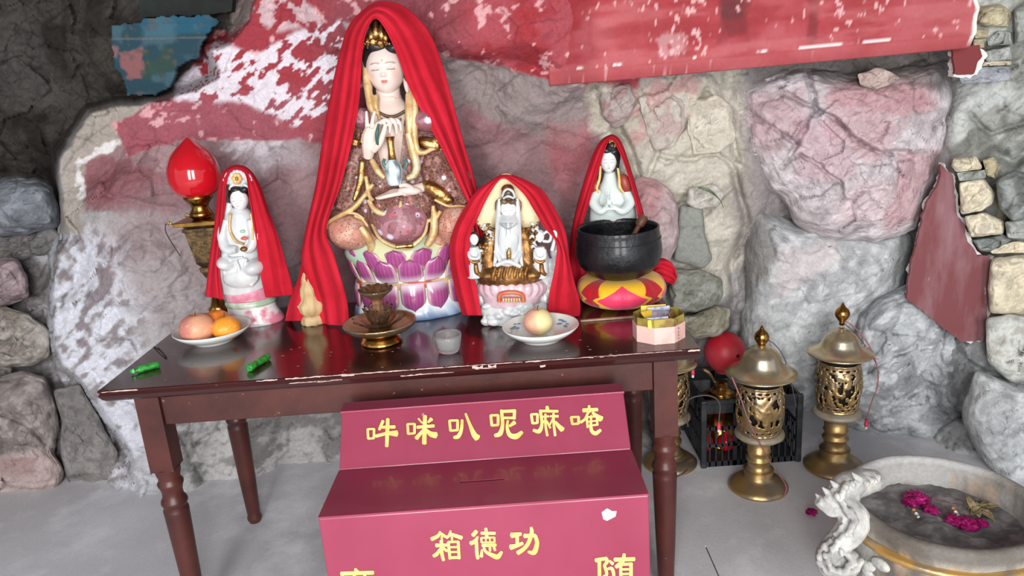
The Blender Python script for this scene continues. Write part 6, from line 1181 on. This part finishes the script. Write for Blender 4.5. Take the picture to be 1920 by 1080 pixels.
wireobj([(1430, 640, 2.45), (1448, 642, 2.44), (1470, 670, 2.45), (1484, 720, 2.48), (1492, 760, 2.50)], .0018, WRG, 'grey wire running from the top of the front lantern over the crate')
wireobj([(1290, 800, 2.50), (1286, 760, 2.49), (1300, 745, 2.48), (1330, 742, 2.48), (1349, 756, 2.48), (1348, 790, 2.48)], .0026, WRG, 'grey wire curled over the left side of the crate with a red connector', True, PKP)
wireobj([(1300, 660, 2.60), (1300, 680, 2.60), (1299, 688, 2.60)], .002, WR, 'short wire with a red connector hanging in the crate behind the table corner', True, PKP)
wireobj([(1262, 905, 2.48), (1285, 885, 2.50), (1292, 868, 2.56), (1272, 850, 2.62)], .002, WRG, 'grey wire looped on the floor right of the table leg')

# ------------------------------------------------------------------ black plastic crate
CR = mat('black_plastic', (30, 33, 38), rough=.45, var=(58, 60, 62), vs=14, thr=(.5, .7), bump=.05)
cx0, cx1, cy0, cy1 = .684, 1.045, 2.550, 2.87; czt = float(P(1318, 752, cy0)[2])
crate = empty('plastic_crate', ((cx0+cx1)/2, (cy0+cy1)/2, 0), 'black plastic slatted crate behind the front brass lantern', 'crate')
def side(a, b_, inner):     # one wall: rim, rails and upright slats
    a = np.array(a); b_ = np.array(b_); d = b_-a; L_ = np.linalg.norm(d); d /= L_; n_ = np.array(inner)
    w = MB()
    def bar(s0, s1, z0_, z1_, th=.005, off=0.): 
        p = [a+d*s0+n_*off, a+d*s1+n_*off, a+d*s1+n_*(off+th), a+d*s0+n_*(off+th)]; w.add([(q[0], q[1], z0_) for q in p]+[(q[0], q[1], z1_) for q in p], [(3, 2, 1, 0), (4, 5, 6, 7), (0, 1, 5, 4), (1, 2, 6, 5), (2, 3, 7, 6), (3, 0, 4, 7)])
    H_ = czt; bar(0, L_, H_-.016, H_, .010, -.004); bar(0, L_, 0, .022); bar(0, L_, .30*H_, .34*H_); bar(0, L_, .55*H_, .60*H_); bar(0, L_, .80*H_, .93*H_, .004)
    k = 15
    for i in range(k+1):
        s_ = L_*i/k; wd = .006 if i % 5 else .016; bar(max(0, s_-wd/2), min(L_, s_+wd/2), 0, H_ if i % 5 == 0 else .60*H_, .004)
    for i in range(0, k, 1):
        if i % 4 == 0: bar(L_*i/k, L_*(i+1)/k, .34*H_, .37*H_, .003)
    return w.obj('crate_side', CR, crate, smooth=False)
side((cx0, cy0), (cx1, cy0), (0, 1)); side((cx0, cy1), (cx1, cy1), (0, -1)); side((cx0, cy0), (cx0, cy1), (1, 0)); side((cx1, cy0), (cx1, cy1), (-1, 0))
for x in (cx0, cx1):
    for y in (cy0, cy1): b = MB(); b.box((x-.011, y-.011, 0), (x+.011, y+.011, czt+.001)); o = b.obj('corner_post', CR, crate, smooth=False); bevel(o, .004)
b = MB(); b.box((cx0+.006, cy0+.006, .006), (cx1-.006, cy1-.006, .012)); b.obj('crate_floor', CR, crate, smooth=False)
# what is in it
for i, (x, y, z, r_, m1, lb) in enumerate([(.72, 2.66, .012, .034, mat('red_plastic_dark', (150, 22, 34), rough=.3), 'red bulb in the bottom of the crate, left'), (.80, 2.65, .012, .036, REDB, 'red bulb in the bottom of the crate, middle'), (.95, 2.66, .012, .034, mat('dark_junk', (60, 50, 46), rough=.6), 'dark round lamp part in the bottom of the crate, right')]):
    b = MB(); b.lathe([(.001, 0), (r_*.5, .003), (r_*.9, r_*.5), (r_, r_), (r_*.85, r_*1.5), (r_*.4, r_*1.9), (.3*r_, r_*2.2), (.001, r_*2.25)], (x, y, z), 24); b.obj('spare_bulb', m1, label=lb, cat='bulb')
yk = 2.74; xk = float(P(1352, 735, yk)[0]); sk_ = mpp(1352, 720, yk); zk = float(P(1352, 748, yk)[2])
lk = empty('crate_lamp', (xk, yk, .012), 'lamp with a dusty red bulb and brass foot standing in the crate', 'lamp')
b = MB(); b.lathe([(.9*46*sk_, 0), (46*sk_, .006), (44*sk_, .014), (34*sk_, .022), (33*sk_, zk-.012-.03), (42*sk_, zk-.012-.01), (44*sk_, zk-.012), (38*sk_, zk-.012+.012), (24*sk_, zk-.012+.024), (26*sk_, zk-.012+.030), (20*sk_, zk-.012+.040), (12*sk_, zk-.012+.052), (12*sk_, zk-.012+.075)], (xk, yk, .012), 48); b.obj('brass_foot', BRASS, lk)
DR = mat('dusty_red_bulb', (176, 26, 44), rough=.45, var=(166, 72, 80), vs=3, bump=.04)
bc = P(1359, 660, yk); rB = 38.5*mpp(1359, 660, yk); n = 48
b = MB(); b.ell(bc, (rB, rB, rB*1.02), 48, 32); b.lathe([(.45*rB, -1.0*rB), (.5*rB, -.9*rB), (.62*rB, -.75*rB)], bc, 32, cap=False); o = b.obj('bulb', DR, lk)
b = MB(); hp = bc+np.array([.35*rB, -math.sqrt(1-.35**2-.12**2)*rB, .12*rB]); b.ell(hp, (.0075, .003, .007), 14, 8, rotm('Z', 20)); b.obj('bulb_hole', mat('hole_black', (14, 8, 8), rough=.9), lk)
b = MB(); b.tube([P(1318, 692, 2.66), P(1330, 700, 2.66), P(1340, 716, 2.68)], [.006, .007, .004], 8, 10); b.obj('bracket_arm', BRASSD, lk)

# ------------------------------------------------------------------ incense urn, lower right
ZMIN = None
xu, yu, zu = float(PZ(1768, 936, .36)[0]), float(PZ(1768, 936, .36)[1]), .36; Ru = .268
urn = empty('incense_urn', (xu, yu, 0), 'wide weathered stone incense urn with a gilt band and a dragon handle, lower right corner', 'urn')
def urn_col(V):
    n_ = fbm(V*[9, 9, 9], 4); n3 = fbm(V*[34, 34, 34], 4); c = lin((132, 127, 120))+0*V; c = lay(c, sm(n_+n3*.4, .0, .3)*.8, (184, 184, 182)); c = lay(c, sm(-n_-n3*.4, .1, .35)*.75, (88, 82, 76)); c = lay(c, sm(n3-n_*.3, .2, .4)*.5, (186, 156, 128))
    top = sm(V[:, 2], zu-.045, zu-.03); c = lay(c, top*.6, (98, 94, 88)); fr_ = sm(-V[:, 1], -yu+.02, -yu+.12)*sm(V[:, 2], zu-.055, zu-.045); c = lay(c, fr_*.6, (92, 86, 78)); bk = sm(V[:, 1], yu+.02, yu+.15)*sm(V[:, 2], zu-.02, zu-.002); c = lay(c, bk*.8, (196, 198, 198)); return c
URNM = mat('weathered_stone', None, rough=.8, vcol=True, grit=.15, bump=.5, bs=26)
umod = lambda R, a, Z: .86*R*(1+.006*np.sin(a*5)+.004*np.sin(a*11+2))
vlathe('basin', [(.001, .02), (.12, .02), (.13, .0), (.17, .0), (.19, .05), (.235, .12), (.262, .19), (.268, .24), (.262, .275), (.256, .292), (.262, .300), (.268, .330), (.274, .350), (.270, .360), (.258, .364), (.244, .360), (.236, .348), (.232, .315), (.224, .27)], (xu, yu, 0), 1, urn_col, URNM, urn, n=110, mod=umod)
b = MB(); b.lathe([(.222, .282), (.236, .284), (.243, .292), (.240, .302), (.226, .306)], (xu, yu, 0), 96, cap=False); b.obj('gilt_band', mat('worn_gilt', (214, 170, 100), rough=.3, metal=.7, var=(170, 150, 124), vs=10, thr=(.48, .62), bump=.2), urn)
def ash():
    n, k = 90, 30; a = np.linspace(0, 2*math.pi, n, endpoint=False)[None]; r_ = np.linspace(.001, .198, k)[:, None]; V = np.stack([xu+r_*np.cos(a), yu+r_*np.sin(a), .286+0*r_+0*a], -1); V[..., 2] += fbm(V*16, 4)*.020+fbm(V*60, 3)*.005
    c = lin((120, 118, 118))+0*V; c = lay(c, sm(fbm(V*20, 4), -.05, .3)*.7, (158, 156, 156)); c = lay(c, sm(fbm(V*30+7, 4), .0, .3)*.6, (82, 80, 82)); obj('ash', V.reshape(-1, 3), grid(k, n, cv=True), mat('grey_ash', None, rough=.95, vcol=True, bump=.5, bs=50, grit=.2), urn, col=c.reshape(-1, 3), kind='stuff')
ash()
# dragon handle on the left of the rim
b = MB(); V_ = lambda px, py, Y: P(px, py, Y)
yh = yu-.0
path = [(1640, 900, yu+.06), (1612, 905, yu+.03), (1585, 915, yu-.0), (1572, 935, yu-.02), (1590, 955, yu-.03), (1602, 975, yu-.04), (1590, 1000, yu-.05), (1568, 1020, yu-.06), (1552, 1040, yu-.06), (1556, 1062, yu-.06), (1578, 1072, yu-.06), (1598, 1060, yu-.06), (1596, 1042, yu-.05), (1580, 1038, yu-.05)]
pt(b, path, [20, 26, 27, 24, 25, 28, 26, 23, 21, 20, 18, 15, 12, 8], res=60, n=16)
rr = random.Random(8); R = spline(np.array(path), 46)
for i, (x, y, Y) in enumerate(R):
    if i < 40:
        for s_ in (-1, 1): pe(b, x-16+rr.uniform(-3, 3) if s_ < 0 else x+13+rr.uniform(-3, 3), y+rr.uniform(-4, 4), Y-.02, rr.uniform(4, 7), rr.uniform(6, 11), .012, rr.uniform(20, 60)*s_, n=10)
    pe(b, x+rr.uniform(-5, 5), y+rr.uniform(-4, 4), Y-.045, rr.uniform(4, 7), rr.uniform(5, 9), .012, rr.uniform(-50, 50), n=10)
for x, y in ((1545, 918), (1532, 930), (1560, 905), (1600, 890)): pt(b, [(x+14, y+10, yu-.02), (x+5, y+4, yu-.03), (x-4, y-5, yu-.03)], [7, 6, 1.5])
pt(b, [(1600, 925, yu-.01), (1575, 948, yu-.03), (1552, 950, yu-.04), (1532, 938, yu-.04)], [16, 15, 13, 9]); pt(b, [(1585, 955, yu-.04), (1560, 962, yu-.05), (1545, 956, yu-.05)], [10, 8, 4])
o = b.obj('dragon_handle', mat('worn_white_stone', (206, 206, 202), rough=.75, var=(158, 158, 156), vs=16, var2=(212, 186, 150), vs2=20, thr2=(.64, .70), bump=.5, bs=60), urn); remesh(o, .003, 1)
# carved relief on the body
b = MB()
for k in range(46):
    a = rr.uniform(-2.9, -.3); z = rr.uniform(.16, .255); r_ = .262-.0*z; rad = .86*np.interp(z, [.12, .19, .24, .275], [.235, .262, .268, .262]); b.ell((xu+rad*math.cos(a), yu+rad*math.sin(a), z), (rr.uniform(.012, .03), .010, rr.uniform(.008, .018)), 12, 8, rotm('Z', math.degrees(a)+90)@rotm('Y', rr.uniform(-50, 50)))
o = b.obj('carved_relief', bpy.data.materials['worn_white_stone'], urn); remesh(o, .003, 2)
# offerings lying in the ash
MAG = mat('magenta_foil', (176, 22, 110), rough=.22, metal=.55, var=(226, 70, 170), vs=60, thr=(.5, .62), bump=.8, bs=70)
def crumple(c, r, seed, mt, name, label, cat, group=None, sq=(1, 1, .5), zmin=None):
    n = 26; a, t = np.meshgrid(np.linspace(0, 2*math.pi, n, endpoint=False), np.linspace(-math.pi/2, math.pi/2, 18), indexing='ij'); d = np.stack([np.cos(t)*np.cos(a), np.cos(t)*np.sin(a), np.sin(t)], -1)
    V = c+d*np.array(sq)*r*(.8+.95*ridge(d*3.4+seed, 3))[..., None]
    if zmin is not None: V[..., 2] = np.maximum(V[..., 2], zmin)
    return obj(name, V.reshape(-1, 3), grid(n, 18, cu=True), mt, smooth=False, label=label, cat=cat, group=group)
za = .300
for i, (x, y, r_, lb) in enumerate([(1722, 935, .032, 'largest crumpled magenta foil flower, upper left in the urn'), (1706, 942, .018, 'small magenta foil scrap at the left of the foil flowers in the urn'), (1745, 955, .020, 'magenta foil scrap just below the largest foil flower in the urn'), (1790, 975, .022, 'magenta foil scrap in the middle front of the urn'), (1815, 982, .026, 'darker magenta foil flower nearest the front rim of the urn'), (1840, 980, .016, 'magenta foil scrap at the right end of the foil flowers')]):
    crumple(PZ(x, y, za), r_*.8, i*3.3, MAG, 'foil_flower', lb, 'foil', 'magenta foil offerings in the urn')
crumple(PZ(1522, 960, .014), .014, 9.1, MAG, 'foil_flower', 'magenta foil scrap on the floor left of the dragon handle', 'foil', zmin=.001)
def herb():
    e = empty('dried_flower', tuple(PZ(1830, 955, .29)), 'dried beige flower head lying at the right in the urn', 'flower'); DRY = mat('dry_straw', (166, 154, 116), rough=.8, var=(120, 106, 76), vs=40)
    k_ = random.Random(6)
    for i in range(16):
        c0 = PZ(1832+k_.uniform(-14, 14), 955+k_.uniform(-10, 10), .300); a = k_.uniform(0, 6.3); L_ = k_.uniform(.02, .045); u, v = np.meshgrid(np.linspace(-1, 1, 5), np.linspace(0, 1, 7), indexing='ij'); w = .010*np.sin(math.pi*np.clip(.1+.88*v, 0, 1)); el = k_.uniform(.1, .9)
        d = np.array([math.cos(a), math.sin(a), el]); s_ = np.array([-math.sin(a), math.cos(a), 0]); V = c0+v[..., None]*L_*d+(u*w)[..., None]*s_+np.stack([0*u, 0*u, .006*u*u-.012*v*v], -1); o = obj('petal', V.reshape(-1, 3), grid(5, 7), DRY, e); solid(o, .0012)
herb()
b = MB()
for i in range(9): a = PZ(1770+rr.uniform(-50, 60), 955+rr.uniform(-25, 25), .300); d = np.array([rr.uniform(-1, 1), rr.uniform(-.4, .4), rr.uniform(-.05, .1)]); b.tube([a, a+d*.03, a+d*.055+[0, 0, -.004]], .0012, 6, 6)
b.obj('incense_stubs', mat('magenta_stick', (150, 44, 84), rough=.6), kind='stuff', label='burnt thin magenta incense stubs scattered over the ash', cat='incense')
for i, (x, y, lb) in enumerate([(1718, 965, 'white and orange cigarette stub at the front left in the urn'), (1792, 962, 'white cigarette stub beside the dried flower in the urn')]):
    e = empty('cigarette_stub', tuple(PZ(x, y, .298)), lb, 'stub'); a = PZ(x-5, y-9, .308); c = PZ(x+4, y+4, .304); b = MB(); b.tube([a, (a+c)/2], .0042, 10); b.obj('filter', mat('tan_filter', (206, 140, 80), rough=.7), e); b = MB(); b.tube([(a+c)/2, c], .0042, 10); b.obj('paper', WHT, e)

# ------------------------------------------------------------------ sub-parts and groups
def under(child, part):
    """hang pieces called `child` under the piece called `part` of the same thing"""
    base = lambda o: o.name.split('.')[0]
    for o in list(COL.objects):
        if base(o) == child and o.parent is not None and o.parent.type == 'EMPTY':
            c = [q for q in o.parent.children if base(q) == part]
            if c:
                bo = np.array([v.co for v in o.data.vertices[:1]][0]); o.parent = min(c, key=lambda q: float(np.linalg.norm(np.array(q.data.vertices[0].co)-bo)))
for ch_, pa_ in (('ear', 'head'), ('halo_stud', 'halo'), ('flower_centre', 'crown'), ('crown_flower', 'crown'), ('vase_neck', 'vase_body'), ('vase_handle', 'vase_body'), ('coin_slot', 'ledge'), ('attendant_hair', 'attendant_head'), ('attendant_sash', 'attendant_robe'), ('arch_beads', 'red_arch'), ('hair_band', 'hair'), ('topknot', 'hair'), ('hair_ornament', 'hair'), ('corner_hook', 'top_plate'), ('printed_leaf', 'printed_flower'), ('gilt_band', 'basin'), ('bulb_hole', 'bulb'), ('pin', 'connector'), ('engraved_line', 'bowl_body'), ('printed_characters', 'outer_case'), ('inner_shade', 'pierced_barrel'), ('edge_chips', 'tabletop')):
    under(ch_, pa_)
for nm_, gr_ in (('red_shawl', 'red shawls over the statues'), ('brass_lantern', 'brass lanterns on the floor'), ('lamp_wire', 'loose lamp wires by the crate'), ('green_vial', 'green vials on the table'), ('fruit_plate', 'plates of fruit on the table'), ('orange', 'oranges on the left plate'), ('spare_bulb', 'spare bulbs in the crate'), ('cigarette_stub', 'stubs in the urn'), ('foil_flower', 'magenta foil offerings')):
    for o in COL.objects:
        if o.name.split('.')[0] == nm_ and o.parent is None: o['group'] = gr_
